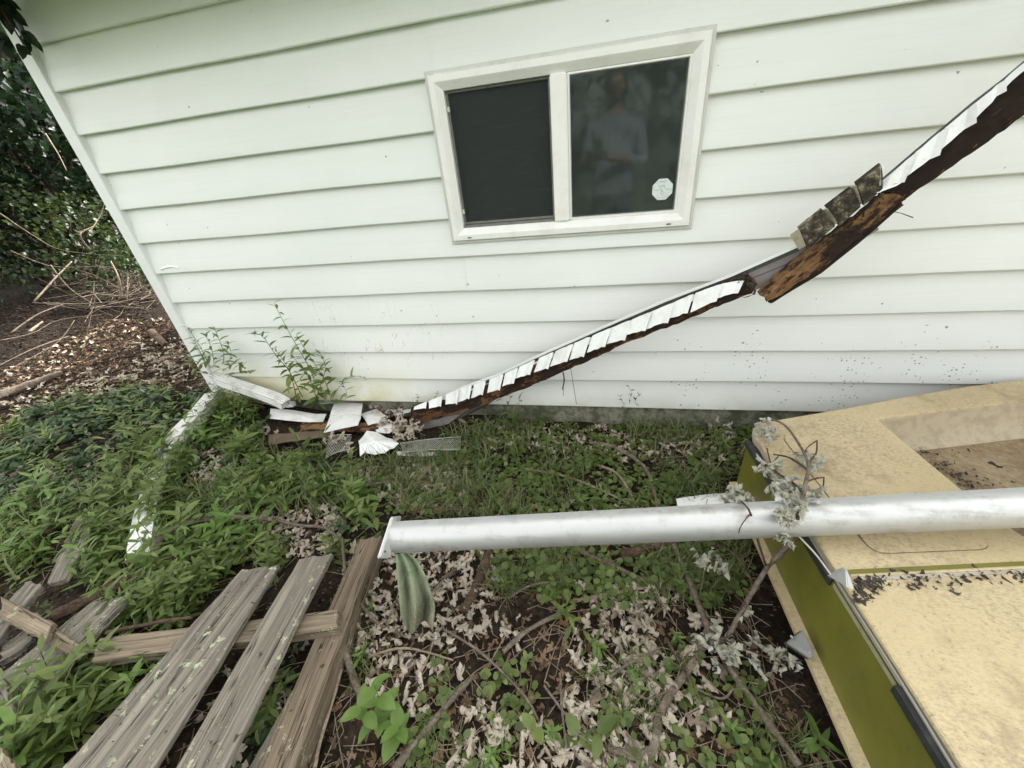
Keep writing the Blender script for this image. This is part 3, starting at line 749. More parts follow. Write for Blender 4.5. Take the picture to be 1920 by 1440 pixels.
# ================================================================== trees and brush
def tree(x, y, h, rad, low, nleaf, size, label, seed, mat='forest', trunk_r=0.09, name='tree', cat='tree', group=None, nclump=46, flat=0.8):
    r = np.random.default_rng(seed); z0 = float(gz(x, y)) - 0.05
    t = empty(name, (x, y, z0), label, cat, group)
    mb = MB(); top = h * 0.78
    pts = [(x + 0.10 * math.sin(k * 1.3 + seed), y + 0.10 * math.cos(k * 1.7 + seed), z0 + top * k / 6) for k in range(7)]
    mb.tube(pts, [trunk_r * (1 - 0.12 * k) for k in range(7)], 8)
    cl = []
    for k in range(nclump):
        an = r.uniform(0, 2 * math.pi); u = r.uniform(0, 1); rr = rad * math.sqrt(r.uniform(0.05, 1)) * (0.45 + 0.55 * math.sin(math.pi * min(1, 0.15 + u * 0.8)))
        cl.append(np.array([x + rr * math.cos(an), y + rr * math.sin(an), z0 + low + (h - low) * u]))
    for c in cl[:nclump // 2]:
        k = min(5, max(1, int((c[2] - z0) / top * 4))); p0 = np.array(pts[k]); m = (p0 + c) / 2 + np.array([0, 0, 0.12])
        mb.tube([p0, m, c], [trunk_r * 0.35, trunk_r * 0.2, trunk_r * 0.08], 5)
    mb.build('trunk', MAT['trunk'], t, smooth=True)
    s = Soup(); lv = [ovate(1, 0.78, d, 2) for d in (0.1, 0.3, 0.5)]; B = base_of(t)
    ck = r.integers(0, nclump, nleaf); sc_ = rad * 0.19
    for i in range(nleaf):
        p = cl[ck[i]] + r.normal(0, 1, 3) * np.array([sc_, sc_, sc_ * flat])
        p[2] = max(p[2], float(z0 + 0.12))
        V, T = lv[i % 3]
        s.add(xf(V, r.uniform(0, 6.28), r.normal(-0.35, 0.5), r.normal(0, 0.7), size * r.uniform(0.6, 1.25), p - B), T)
    s.build('crown', MAT[mat], t)
    return t
WOOD = 'trees of the dark wood behind the house'
for k, (x, y, h, rad, low, n, size, lab) in enumerate([
        (-4.1, 2.35, 3.6, 1.25, 0.55, 8500, 0.09, 'dark broadleaf tree standing nearest behind the brush left of the house'),
        (-5.2, 3.5, 5.2, 1.7, 0.4, 8500, 0.105, 'tall dark tree close to the left house corner line behind the brush'),
        (-6.6, 3.7, 5.4, 1.8, 0.3, 8000, 0.12, 'dense dark tree in the second row of the wood'),
        (-7.4, 5.2, 6.5, 2.1, 0.3, 8000, 0.14, 'tallest dark tree deep in the wood at the left'),
        (-10.5, 5.8, 6.5, 2.4, 0.2, 5500, 0.16, 'far tree with pale sky showing through its leaves'),
        (-5.4, 1.4, 5.6, 1.7, 0.6, 7000, 0.10, 'dark tree at the far left edge of the wood'),
        (-12.0, 8.6, 8.0, 3.0, 0.1, 6000, 0.19, 'farthest tree closing the wood behind the house')]):
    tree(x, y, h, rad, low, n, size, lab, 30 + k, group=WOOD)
tree(-2.85, 1.62, 1.1, 0.55, 0.25, 750, 0.055, 'light green shrub with small leaves beside the brush pile', 51, 'shrub', 0.018, 'shrub', 'shrub', None, 30)
tree(-3.7, 1.75, 1.45, 0.7, 0.25, 900, 0.06, 'darker green shrub at the far left behind the brush pile', 52, 'shrub', 0.02, 'shrub', 'shrub', None, 30)
tree(-2.6, 1.95, 0.62, 0.42, 0.05, 900, 0.05, 'low bush leaning out beside the white corner post', 53, 'ivy', 0.012, 'shrub', 'shrub', None, 24)
for k, (x, y, h, rad) in enumerate([(-7, -17, 8, 3.2), (-1.5, -19, 9, 3.6), (4.5, -18, 8, 3.4), (10, -16.5, 8.5, 3.4), (16, -19, 9, 3.6), (-13, -18, 9, 3.5)]):
    tree(x, y, h, rad, 0.5, 1500, 0.34, 'broadleaf tree across the lawn behind the photographer', 70 + k, 'forest', 0.2, group='trees across the lawn', nclump=40)
# leafy twig hanging past the top of the corner post
tw = empty('hanging_branch', aw(-30, -20, -0.12), 'dark leafy twig hanging over the top of the corner post', 'branch')
mb = MB(); hp = [aw(-60, -60, -0.10), aw(-10, 0, -0.12), aw(20, 45, -0.12), aw(42, 80, -0.11)]; mb.tube(hp, [0.006, 0.005, 0.003, 0.002], 5); mb.build('stem', MAT['bark_dark'], tw)
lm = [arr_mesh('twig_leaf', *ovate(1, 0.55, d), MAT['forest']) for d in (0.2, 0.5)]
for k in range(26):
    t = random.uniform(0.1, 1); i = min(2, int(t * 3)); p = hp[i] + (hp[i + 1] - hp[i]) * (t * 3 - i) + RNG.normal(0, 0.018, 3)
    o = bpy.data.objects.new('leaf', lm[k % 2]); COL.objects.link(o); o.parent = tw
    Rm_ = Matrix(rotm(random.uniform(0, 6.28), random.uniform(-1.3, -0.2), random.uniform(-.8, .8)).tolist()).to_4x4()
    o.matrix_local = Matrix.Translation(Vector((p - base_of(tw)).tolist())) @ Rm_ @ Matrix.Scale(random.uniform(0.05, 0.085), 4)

# brush pile at the edge of the wood
bp = empty('brush_pile', (-2.9, 1.35, float(gz(-2.9, 1.35))), 'tangled pile of dry branches at the edge of the wood', 'brush pile')
def px_curve(pts, y=None):
    return [np.array(p, float) for p in pts]
def stroke(pxs, dist):
    """points on the sight lines at given horizontal distances from the lens"""
    out = []
    for (px, py), d in zip(pxs, dist):
        v = ray(px, py); out.append(CAM + v * (d / math.hypot(v[0], v[1])))
    return out
BR = [([(65, 565), (105, 520), (135, 490)], [5.0, 5.1, 5.2], 4.0), ([(95, 497), (130, 540), (175, 570)], [4.9, 4.8, 4.7], 2.5), ([(80, 568), (150, 570), (220, 565)], [4.9, 4.8, 4.7], 2.8),
      ([(228, 560), (222, 520), (208, 490)], [4.6, 4.6, 4.7], 4.5), ([(130, 630), (60, 655), (-30, 700)], [4.6, 4.4, 4.2], 2.5), ([(20, 625), (70, 590), (120, 570)], [4.8, 4.9, 5.0], 4.0),
      ([(55, 622), (80, 603)], [4.6, 4.7], 6.0), ([(150, 600), (215, 565), (290, 540)], [4.6, 4.6, 4.6], 2.5), ([(0, 400), (60, 440), (120, 470), (230, 480)], [5.3, 5.2, 5.1, 5.0], 2.0),
      ([(165, 440), (190, 400), (200, 360)], [5.2, 5.3, 5.3], 2.2), ([(-10, 640), (60, 625), (110, 600), (190, 590)], [4.5, 4.6, 4.7, 4.7], 2.2), ([(170, 470), (150, 440), (175, 425)], [5, 5, 5.1], 4.0),
      ([(85, 250), (110, 290), (125, 320)], [5.4, 5.3, 5.2], 2.4), ([(5, 700), (60, 670), (110, 640), (140, 600)], [4.2, 4.3, 4.5, 4.7], 2.0), ([(20, 470), (100, 500), (200, 500), (250, 520)], [5.0, 4.9, 4.7, 4.6], 1.8)]
for k, (pp, dd, rp) in enumerate(BR):
    P = stroke(pp, dd); mb = MB(); rr = rp * 0.6 * proj(P[0])[2] / F_PX
    P = smoothpath(P, 10); rr *= 0.75; mb.tube(P, [rr * (1 - 0.5 * i / 10) for i in range(11)], 6, wob=0.1); mb.build('branch', MAT['bark' if k % 3 else 'bark_light'], bp, smooth=True)
mb = MB()
for k in range(330):
    c = np.array([random.uniform(-3.9, -2.1), 0, 0]); c[1] = 0.66 * (0.05 - c[0]) - 0.05 + random.gauss(0, 0.22); c[2] = float(gz(c[0], c[1])) + abs(random.gauss(0, 0.13))
    d = np.array([random.gauss(0, 1), random.gauss(0, 1), random.gauss(0, 0.35)]); d *= random.uniform(0.12, 0.4) / np.linalg.norm(d)
    mb.tube([c - d, c + RNG.normal(0, 0.03, 3), c + d], [0.0035, 0.003, 0.001], 4, cap=False)
tg = mb.build('twigs', MAT['bark'], bp); tag(tg, kind='stuff')
# ================================================================== boards
def board(name, a0, a1, b1, b0, thick, mat, parent=None, warp=0.004, jag=0.006, sag=0.0, nl=16, nw=5):
    """a0,a1 = left and right corner of one end, b0,b1 of the other; grain along local X"""
    a0, a1, b0, b1 = [np.array(p, float) for p in (a0, a1, b0, b1)]
    o = (a0 + a1 + b0 + b1) / 4; X = (b0 + b1 - a0 - a1); X /= np.linalg.norm(X)
    Y0 = (a1 + b1 - a0 - b0); Z = np.cross(X, Y0); Z /= np.linalg.norm(Z)
    if Z[2] < 0: Z = -Z
    Y = np.cross(Z, X); R = np.stack([X, Y, Z], 1)
    ph = random.uniform(0, 9); P = []
    for i in range(nl + 1):
        u = i / nl; row = []
        for j in range(nw + 1):
            v = j / nw
            p = (a0 * (1 - v) + a1 * v) * (1 - u) + (b0 * (1 - v) + b1 * v) * u
            q = R.T @ (p - o)
            if i in (0, nl): q[0] += random.uniform(-jag, jag)
            if j in (0, nw): q[1] += random.uniform(-1, 1) * warp * 0.5
            q[2] += warp * math.sin(u * 4 + ph) + warp * 0.6 * (2 * v - 1) ** 2 * math.cos(ph) - sag * 4 * u * (1 - u)
            row.append(q)
        P.append(row)
    mb = MB(); mb.grid(P, (0, 0, -thick))
    me = bpy.data.meshes.new(name); me.from_pydata([tuple(p) for p in mb.v], [], mb.f)
    bm = bmesh.new(); bm.from_mesh(me); bmesh.ops.recalc_face_normals(bm, faces=bm.faces)
    es = [e for e in bm.edges if len(e.link_faces) == 2 and e.calc_face_angle(0) > 0.8]
    bmesh.ops.bevel(bm, geom=es, offset=min(0.0022, thick * 0.2), segments=1, affect='EDGES', clamp_overlap=True)
    bm.to_mesh(me); bm.free()
    ob = link_mesh(name, me, mat, parent)
    W4 = Matrix.Translation(Vector(o.tolist())) @ Matrix(R.tolist()).to_4x4()
    if parent is not None: ob.matrix_local = Matrix.Translation(Vector((-base_of(parent)).tolist())) @ W4
    else: ob.matrix_world = W4
    return ob
def qz(px4, z):
    zs = z if isinstance(z, (list, tuple)) else [z] * 4
    return [at(p[0], p[1], zz) for p, zz in zip(px4, zs)]

pallet = empty('broken_pallet', at(380, 1250, -0.09), 'broken grey wooden pallet lying in the weeds at the front left', 'pallet')
board('board', *qz([(453, 1070), (523, 1061), (284, 1440), (112, 1440)], 0.03), 0.019, MAT['wood_grey'], pallet).name = 'board'
B2 = [(563, 1048), (623, 1038), (421, 1440), (327, 1440)]
def extend(c, e):
    c = [np.array(p) for p in c]; return [c[0], c[1], c[2] + (c[2] - c[1]) * e, c[3] + (c[3] - c[0]) * e]
A1 = qz([(453, 1070), (523, 1061), (284, 1440), (112, 1440)], 0.03)
bpy.data.objects.remove(pallet.children[0])
board('board', *extend(A1, 0.35), 0.019, MAT['wood_grey'], pallet, sag=0.006)
board('board', *extend(qz(B2, 0.035), 0.35), 0.019, MAT['wood_grey'], pallet, sag=-0.004)
board('crossbeam', *qz([(634, 1177), (631, 1140), (188, 1196), (172, 1240)], [0.012, 0.012, 0.0, 0.0]), 0.038, MAT['wood_tan'], pallet, warp=0.003, jag=0.004)
C1 = qz([(676, 1012), (714, 1006), (552, 1440), (484, 1440)], -0.028)
board('stringer', *extend(C1, 0.3), 0.08, MAT['wood_stringer'], pallet, warp=0.004)
board('board', *extend(qz([(300, 1262), (322, 1290), (205, 1440), (116, 1440)], 0.0), 0.3), 0.018, MAT['wood_grey'], pallet)
C2 = qz([(600, 1205), (622, 1190), (496, 1440), (462, 1440)], -0.05)
board('board', *extend(C2, 0.3), 0.02, MAT['wood_grey'], pallet)
for (px, py, zz) in ((456, 1243, 0.033), (430, 1300, 0.034), (560, 1120, 0.036), (590, 1090, 0.037), (396, 1180, 0.032), (372, 1215, 0.031)):
    p = at(px, py, zz); mb = MB(); mb.tube([p - np.array([0, 0, 0.01]), p + np.array([0, 0, 0.0015])], 0.0035, 8); mb.build('nail', MAT['brownmetal'], pallet)

def lone_board(px4, z, thick, mat, label, ext=0.0, **kw):
    o = board('loose_board', *extend(qz(px4, z), ext), thick, mat, None, **kw)
    return tag(o, label, 'board', 'loose boards left of the pallet')
lone_board([(177, 1127), (243, 1120), (128, 1245), (-60, 1420)][0:2] + [(0, 1383), (0, 1262)], -0.005, 0.02, MAT['wood_grey'], 'wide weathered grey board lying under the pale broken strip at the left edge', 0.3)
lone_board([(143, 972), (194, 958), (126, 1081), (86, 1095)], [-0.05, -0.05, 0.0, 0.0], 0.02, MAT['wood_grey'], 'grey board with a raw orange edge lying uphill among the weeds', 0.0)
lone_board([(52, 1090), (82, 1096), (0, 1195), (0, 1142)], 0.0, 0.02, MAT['wood_grey'], 'short grey board touching the lower end of the uphill board at the left edge', 0.3)
lone_board([(0, 1157), (0, 1115), (101, 1167), (86, 1204)], 0.045, 0.02, MAT['wood_tan'], 'pale raw broken strip of wood slanting in from the left edge', 0.0)
lone_board([(70, 1195), (92, 1170), (163, 1217), (140, 1234)], 0.022, 0.018, MAT['wood_tan'], 'short pale wood end tucked under the slanting broken strip', 0.0)
lone_board([(-40, 1265), (8, 1272), (26, 1335), (-40, 1362)], 0.03, 0.02, MAT['wood_grey'], 'splintered grey board stub at the left edge above the bottom corner', 0.0)
lone_board([(-50, 1395), (2, 1400), (26, 1436), (-50, 1470)], 0.05, 0.02, MAT['wood_tan'], 'small pale wood end in the bottom left corner', 0.0)
lone_board([(0, 1240), (0, 1205), (48, 1180), (60, 1200)], -0.03, 0.018, MAT['wood_grey'], 'narrow mossy slat lying behind the pale broken strip', 0.0)

# ================================================================== collapsed eave
ce = empty('collapsed_eave', aw(1400, 560, -0.2), 'collapsed rotten fascia with white soffit strips sloping down across the wall', 'broken eave')
def ye(px): return float(np.interp(px, [760, 1400, 1920, 2400], [-0.13, -0.235, -0.33, -0.36]))
def ep(px, py, dy=0.0): return aw(px, py, ye(px) + dy)
def strip(name, top, bot, mat, dy=0.0, thick=0.022, n=28, rough=0.0, part=None, x0=None, x1=None):
    """board between two pixel polylines; grain along its length"""
    top = np.array(top, float); bot = np.array(bot, float)
    def sm(pl, n):
        d = np.r_[0, np.cumsum(np.hypot(*np.diff(pl, axis=0).T))]; s = np.linspace(0, d[-1], n + 1)
        return np.stack([np.interp(s, d, pl[:, 0]), np.interp(s, d, pl[:, 1])], 1)
    A = sm(top, n); B = sm(bot, n); m = 4; P = []
    for i in range(n + 1):
        row = []
        for j in range(m + 1):
            v = j / m; q = A[i] * (1 - v) + B[i] * v
            p = ep(q[0], q[1], dy)
            if j in (0, m): p = p + np.array([0, 0, random.uniform(-1, 1) * rough])
            if i in (0, n): p = p + np.array([random.uniform(-1, 1), 0, random.uniform(-1, 1)]) * rough * 3
            row.append(p + np.array([0, random.uniform(-1, 1) * rough * 0.6, 0]))
        P.append(row)
    P = np.array(P); c = P.reshape(-1, 3).mean(0); X = P[-1, m // 2] - P[0, m // 2]; X /= np.linalg.norm(X)
    Yv = np.array([0, 1.0, 0]); Z = np.cross(X, Yv); Z /= np.linalg.norm(Z); Y = np.cross(Z, X); R = np.stack([X, Y, Z], 1)
    L = (P - c) @ R
    mb = MB(); mb.grid(L, (0, thick, 0))
    me = bpy.data.meshes.new(name); me.from_pydata([tuple(p) for p in mb.v], [], mb.f)
    bm = bmesh.new(); bm.from_mesh(me); bmesh.ops.recalc_face_normals(bm, faces=bm.faces); bm.to_mesh(me); bm.free()
    ob = link_mesh(name, me, mat, ce)
    ob.matrix_local = Matrix.Translation(Vector((c - base_of(ce)).tolist())) @ Matrix(R.tolist()).to_4x4()
    return ob
low_top = [(772, 764), (853, 750), (967, 700), (1067, 665), (1173, 620), (1250, 590), (1310, 566), (1375, 524), (1408, 512)]
low_bot = [(762, 800), (870, 772), (987, 727), (1080, 687), (1180, 641), (1280, 603), (1350, 572), (1412, 549)]
o = strip('fascia_board', low_top, low_bot, MAT['wood_rot'], 0.0, 0.024, 60, 0.0036); o['label'] = 'dark rotten lower fascia board'
up_top = [(1428, 546), (1480, 500), (1545, 452), (1610, 405), (1660, 352), (1753, 283), (1830, 222), (1920, 132), (2080, -40), (2300, -300)]
up_bot = [(1441, 567), (1530, 510), (1600, 456), (1660, 408), (1700, 371), (1800, 302), (1862, 260), (1930, 208), (2090, 60), (2330, -210)]
mid_t = [(1428, 546), (1480, 500), (1545, 452), (1610, 405), (1660, 362)]; mid_b = [(1441, 567), (1530, 510), (1600, 456), (1660, 408), (1694, 374)]
o = strip('fascia_board', mid_t, mid_b, MAT['wood_orange'], -0.012, 0.026, 34, 0.0034); o['label'] = 'split orange end of the upper fascia board'
o = strip('fascia_board', [(1655, 362)] + up_top[5:], [(1690, 378)] + up_bot[5:], MAT['wood_dark'], -0.006, 0.026, 44, 0.0036); o['label'] = 'black rotten upper fascia board'
strip('under_edge', [(1441, 567), (1530, 511), (1600, 457), (1690, 381)], [(1447, 568), (1538, 514), (1606, 460), (1694, 384)], MAT['wood_dark'], -0.006, 0.02, 14, 0.001)

# white vinyl soffit strips, each rib its own piece
def soffit_piece(q0, q1, q2, q3, dy=-0.020, rib=True, mat='soffit'):
    """q0,q1 upper left/right, q2,q3 lower right/left (pixels)"""
    a = ep(*q0, dy + 0.014); b = ep(*q1, dy + 0.014); c = ep(*q2, dy - 0.004); d = ep(*q3, dy - 0.004)
    nx = 5; P = []
    for i in range(nx + 1):
        u = i / nx; row = []
        lift = (-0.010 if u > 0.95 else (0.003 if u > 0.75 else 0.0)) if rib else 0.0
        for j in range(4):
            v = j / 3; p = (a * (1 - u) + b * u) * (1 - v) + (d * (1 - u) + c * u) * v
            row.append(p + np.array([0, lift * (0.6 + 0.4 * v) + 0.0015 * math.sin(u * 9 + q0[0]), 0.0035 * (random.random() - .5) if j == 3 else 0]))
        P.append(row)
    mb = MB(); mb.grid(P, (0, 0.0016, 0)); return mb.build('soffit_strip', MAT[mat], ce)
def pl(poly, x):
    return float(np.interp(x, [p[0] for p in poly], [p[1] for p in poly]))
st = [(773, 762), (860, 728), (930, 706), (1000, 674), (1133, 618), (1250, 571), (1300, 549), (1373, 523)]
sb = [(773, 769), (853, 759), (967, 712), (1067, 677), (1173, 632), (1250, 603), (1300, 583), (1345, 562), (1387, 548)]
marks = [776, 803, 831, 858, 885, 911, 938, 967, 1000, 1034, 1067, 1100, 1135, 1173, 1213, 1252, 1294, 1343, 1386]
for i in range(len(marks) - 1):
    x0, x1 = marks[i], marks[i + 1]; k = (i / len(marks)); dx = 12 * min(1, k * 2)
    j = random.uniform(-2.5, 3.0); x0 += random.uniform(-2.5, 2.5); x1 += random.uniform(-4, 2)
    soffit_piece((x0 + dx * 0.9, pl(st, x0 + dx * 0.9) + 2), (x1 + dx * 0.9 - 1, pl(st, x1 + dx * 0.9) + 2), (x1 - 2, pl(sb, x1) + 2 + j + random.uniform(-3, 2)), (x0 + random.uniform(-2, 2), pl(sb, x0) - 1 + 0.5 * j + random.uniform(-2.5, 2)), dy=-0.020 + random.uniform(-0.006, 0.004))
us = [((1656, 341), (1716, 286), (1692, 340), (1655, 354)), ((1718, 285), (1772, 240), (1757, 290), (1693, 336)), ((1774, 239), (1826, 196), (1824, 231), (1758, 286)), ((1828, 195), (1882, 150), (1882, 170), (1825, 227)),
      ((1884, 149), (1950, 92), (1952, 105), (1884, 165)), ((1952, 90), (2060, -20), (2066, 0), (1953, 104))]
for q in us: soffit_piece(*q)
# folded flange with a slotted nailing strip
mb = MB(); mb.prism([ep(1640, 357, -0.03), ep(1690, 343, -0.03), ep(1680, 349, -0.035), ep(1645, 362, -0.035)], (0, 0.002, 0.001)); mb.build('nailing_flange', MAT['soffit'], ce)
# thin metal edge above the strips
e1 = [(860, 729), (930, 704), (1000, 671), (1133, 612), (1250, 562), (1373, 515), (1500, 459)]
mb = MB(); P = [ep(*p, 0.006) for p in e1]
for i in range(len(P) - 1): mb.prism([P[i], P[i + 1], P[i + 1] + np.array([0, 0, -0.0055]), P[i] + np.array([0, 0, -0.0055])], (0, 0.012, 0.0))
mb.build('drip_edge', MAT['trim'], ce)
mb = MB(); P = [ep(p[0], p[1] + 4, 0.020) for p in e1]
for i in range(len(P) - 1): mb.prism([P[i], P[i + 1], P[i + 1] + np.array([0, 0, -0.013]), P[i] + np.array([0, 0, -0.013])], (0, 0.004, 0.0))
mb.build('gap_strip', MAT['darkmetal'], ce)
e2 = [(1652, 338), (1720, 280), (1826, 191), (1885, 146), (1925, 112), (2060, -25)]
mb = MB(); P = [ep(*p, 0.004) for p in e2]
for i in range(len(P) - 1): mb.prism([P[i], P[i + 1], P[i + 1] + np.array([0, 0, -0.006]), P[i] + np.array([0, 0, -0.006])], (0, 0.006, 0.0))
mb.build('drip_edge', MAT['darkmetal'], ce)
# grey wrap showing in the break, and its torn lower flap
mb = MB()
mb.prism([ep(1376, 524, 0.03), ep(1440, 488, 0.03), ep(1505, 458, 0.03), ep(1545, 452, 0.03), ep(1500, 500, 0.03), ep(1468, 524, 0.03), ep(1400, 550, 0.03)], (0, 0.003, 0)); mb.build('metal_wrap', MAT['greymetal'], ce)
mb = MB(); mb.tube([ep(1402, 525, 0.029), ep(1490, 489, 0.029)], 0.0012, 4); mb.build('fold_line', MAT['darkmetal'], ce)
mb = MB(); mb.prism([ep(1555, 488, 0.02), ep(1640, 412, 0.0), ep(1648, 431, 0.0), ep(1600, 458, 0.01), ep(1562, 482, 0.02)], (0, 0.003, 0)); mb.build('metal_flap', MAT['greymetal'], ce)
# dark metal under the foot of the slope
mb = MB(); mb.prism([ep(795, 795, 0.02), ep(890, 762, 0.04), ep(935, 745, 0.04), ep(905, 765, 0.05), ep(830, 800, 0.03)], (0, 0.004, 0.001)); mb.build('metal_wrap', MAT['darkmetal'], ce)
mb = MB(); mb.prism([ep(760, 806, 0.005), ep(800, 790, 0.012), ep(870, 773, 0.02), ep(840, 795, 0.02), ep(790, 806, 0.012)], (0, 0.004, 0.001)); mb.build('metal_wrap', MAT['greymetal'], ce)
# mouldy corrugated strips hanging at the break
for (a, b, c, d, e) in (((1498, 429), (1543, 394), (1566, 424), (1514, 468), 0), ((1549, 389), (1597, 353), (1614, 388), (1573, 424), 1), ((1606, 345), (1653, 309), (1655, 354), (1620, 386), 2)):
    A, B_, C_, D = ep(*a, -0.012), ep(*b, -0.012), ep(*c, -0.034), ep(*d, -0.034); P = []
    for i in range(9):
        u = i / 8; row = []
        for j in range(5):
            v = j / 4; p = (A * (1 - u) + B_ * u) * (1 - v) + (D * (1 - u) + C_ * u) * v
            row.append(p + np.array([0, -0.004 * math.sin(v * math.pi) + random.uniform(-.0006, .0006), 0]))
        P.append(row)
    mb = MB(); mb.grid(P, (0, 0.016, 0.004)); mb.build('mouldy_strip', MAT['mould'], ce)
for quad in (((1482, 441), (1498, 429), (1511, 461), (1497, 468)), ((1543, 394), (1552, 391), (1570, 417), (1560, 426)), ((1597, 353), (1606, 348), (1616, 381), (1609, 388))):
    mb = MB(); mb.prism([ep(*quad[0], -0.005), ep(*quad[1], -0.02), ep(*quad[2], -0.036), ep(*quad[3], -0.022)], (0, 0.002, 0.001)); mb.build('strip_edge', MAT['mouldedge'], ce)
mb = MB(); mb.prism([ep(1652, 308, -0.012), ep(1657, 310, -0.006), ep(1655, 347, -0.02), ep(1650, 348, -0.034)], (0, 0.002, 0)); mb.build('strip_edge', MAT['soffit'], ce)
# rotten splinters and hanging roots
for (pts, r_) in (([(1056, 698), (1058, 712), (1055, 730)], 0.003), ([(1070, 690), (1075, 722), (1081, 758)], 0.0012), ([(1057, 700), (1056, 742)], 0.0012), ([(1662, 394), (1690, 400), (1712, 408)], 0.0012), ([(1466, 510), (1450, 522), (1438, 530)], 0.003), ([(1396, 512), (1412, 524), (1418, 535)], 0.005), ([(1404, 538), (1416, 545), (1413, 552)], 0.005), ([(1646, 412), (1648, 420)], 0.002)):
    mb = MB(); mb.tube([ep(*p, 0.004) for p in pts], r_, 5, wob=0.3); mb.build('hanging_splinter', MAT['bark_dark'], ce)
mb = MB()
for k in range(150):
    if k < 60: px = random.uniform(1385, 1412); py = pl([(1380, 522), (1412, 530)], px) + random.uniform(-8, 18)
    else: px = random.uniform(1470, 1660); py = pl([(1470, 512), (1540, 458), (1610, 408), (1660, 362)], px) + random.gauss(3, 5)
    p = ep(px, py, -0.015 + random.uniform(0, 0.008)); r_ = random.uniform(0.001, 0.0042)
    V = [p + RNG.normal(0, r_, 3) for _ in range(4)]; mb.add(V, [(0, 1, 2), (0, 2, 3), (0, 3, 1), (1, 3, 2)])
tag(mb.build('rot_crumbs', MAT['muck'], ce), kind='stuff')

mb = MB()
for k in range(46):
    if k < 26: px = random.uniform(800, 1410); py = pl(low_bot, px) - random.uniform(-3, 12); a_ = (math.radians(-25))
    else: px = random.uniform(1450, 1900); py = pl(up_bot, px) - random.uniform(-2, 20); a_ = math.radians(-42)
    p = ep(px, py, -0.012 - random.uniform(0, .004)); L_ = random.uniform(8, 26); q_ = ep(px + L_ * math.cos(a_ + random.gauss(0, .12)), py + L_ * math.sin(a_ + random.gauss(0, .12)), -0.014)
    mb.tube([p, (p + q_) / 2 + np.array([0, -0.002, 0]), q_], [0.0008, 0.0022, 0.0006], 4, cap=False)
mb.build('splinters', MAT['wood_rot'], ce)['kind'] = 'stuff'

# ================================================================== debris at the foot of the wall
def scrap(name, pxs, dz, mat, label, cat, thick=0.003, lift=None, group=None, bow=0.0):
    pts = [ground_at(px, py, dz + (lift[i] if lift else 0.0)) for i, (px, py) in enumerate(pxs)]
    c = np.mean(pts, 0); mb = MB()
    n = len(pts); V = [c + np.array([0, 0, bow])] + pts
    N = 2 * n; mid = []
    for i in range(n):
        mid.append((pts[i] + pts[(i + 1) % n]) / 2 + RNG.normal(0, 0.0015, 3))
    rim = []
    for i in range(n): rim += [pts[i], mid[i]]
    if name == 'crumpled_sheet':
        for q_ in range(len(rim)): rim[q_] = rim[q_] + np.array([0, 0, random.uniform(-.012, .012)]) + (c - rim[q_]) * random.uniform(0, .22)
    V = [c + np.array([0, 0, bow])] + rim; k = len(V)
    V2 = [v - np.array([0, 0, thick]) for v in V]
    Fs = [(0, 1 + i, 1 + (i + 1) % N) for i in range(N)]; F2 = [(k, k + 1 + (i + 1) % N, k + 1 + i) for i in range(N)]
    F3 = [(1 + i, k + 1 + i, k + 1 + (i + 1) % N, 1 + (i + 1) % N) for i in range(N)]
    mb.add(V + V2, Fs + F2 + F3); o = mb.build(name, MAT[mat]); return tag(o, label, cat, group)
scrap('soffit_scrap', [(507, 766), (550, 769), (592, 776), (612, 776), (605, 793), (560, 790), (505, 784)], 0.05, 'foam', 'long white vinyl scrap lying beside the broken downspout end', 'scrap', bow=0.004)
scrap('soffit_scrap', [(626, 757), (680, 756), (676, 785), (671, 797), (607, 811), (618, 782)], 0.08, 'foam', 'square white panel lying flat on top of the orange wood', 'scrap', bow=0.012)
scrap('soffit_scrap', [(676, 776), (705, 767), (728, 782), (712, 792), (690, 797)], 0.06, 'foam', 'small white scrap between the square panel and the pale leaves', 'scrap', bow=0.01)
scrap('crumpled_sheet', [(663, 825), (687, 806), (728, 813), (749, 833), (735, 846), (712, 855), (690, 848), (674, 853)], 0.05, 'foam', 'crumpled white sheet below the orange wood in front of the debris', 'scrap', bow=0.025, lift=[0, .02, .01, 0, .01, 0, .02, 0])
scrap('soffit_scrap', [(735, 770), (775, 766), (770, 772), (740, 778)], 0.05, 'foam', 'narrow white scrap at the foot of the collapsed fascia', 'scrap', bow=0.004)
for pts_ in (((618, 779), (678, 779)), ((622, 768), (679, 767))):
    a_, b_ = [ground_at(*p, 0.0885) for p in pts_]; mb = MB(); mb.tube([a_, (a_ + b_) / 2 + np.array([0, 0, 0.006]), b_], 0.0016, 5)
    fold = mb.build('fold_line', MAT['frame_grey']); fold.parent = bpy.data.objects['soffit_scrap.001']; fold.matrix_parent_inverse = Matrix()
scrap('soffit_scrap', [(700, 797), (722, 790), (742, 800), (730, 812), (706, 810)], 0.045, 'foam', 'small torn white piece between the orange wood and the crumpled sheet', 'scrap', bow=0.008)
scrap('soffit_scrap', [(742, 846), (790, 846), (828, 849), (826, 853), (780, 856), (745, 853)], 0.02, 'foam', 'thin white strip lying below the diamond mesh gutter guard', 'scrap', bow=0.004)
tag(board('splintered_board', *[ground_at(*p, 0.045) for p in ((563, 807), (564, 792), (732, 793), (729, 805))], 0.022, MAT['wood_orange'], None, jag=0.012), 'splintered orange wood board lying under the square white panel', 'board')
tag(board('metal_trim', *[ground_at(*p, 0.04) for p in ((503, 832), (503, 813), (629, 808), (627, 820))], 0.004, MAT['brownmetal'], None, jag=0.002, warp=0.006), 'brown metal trim strip lying in front of the orange board', 'trim')
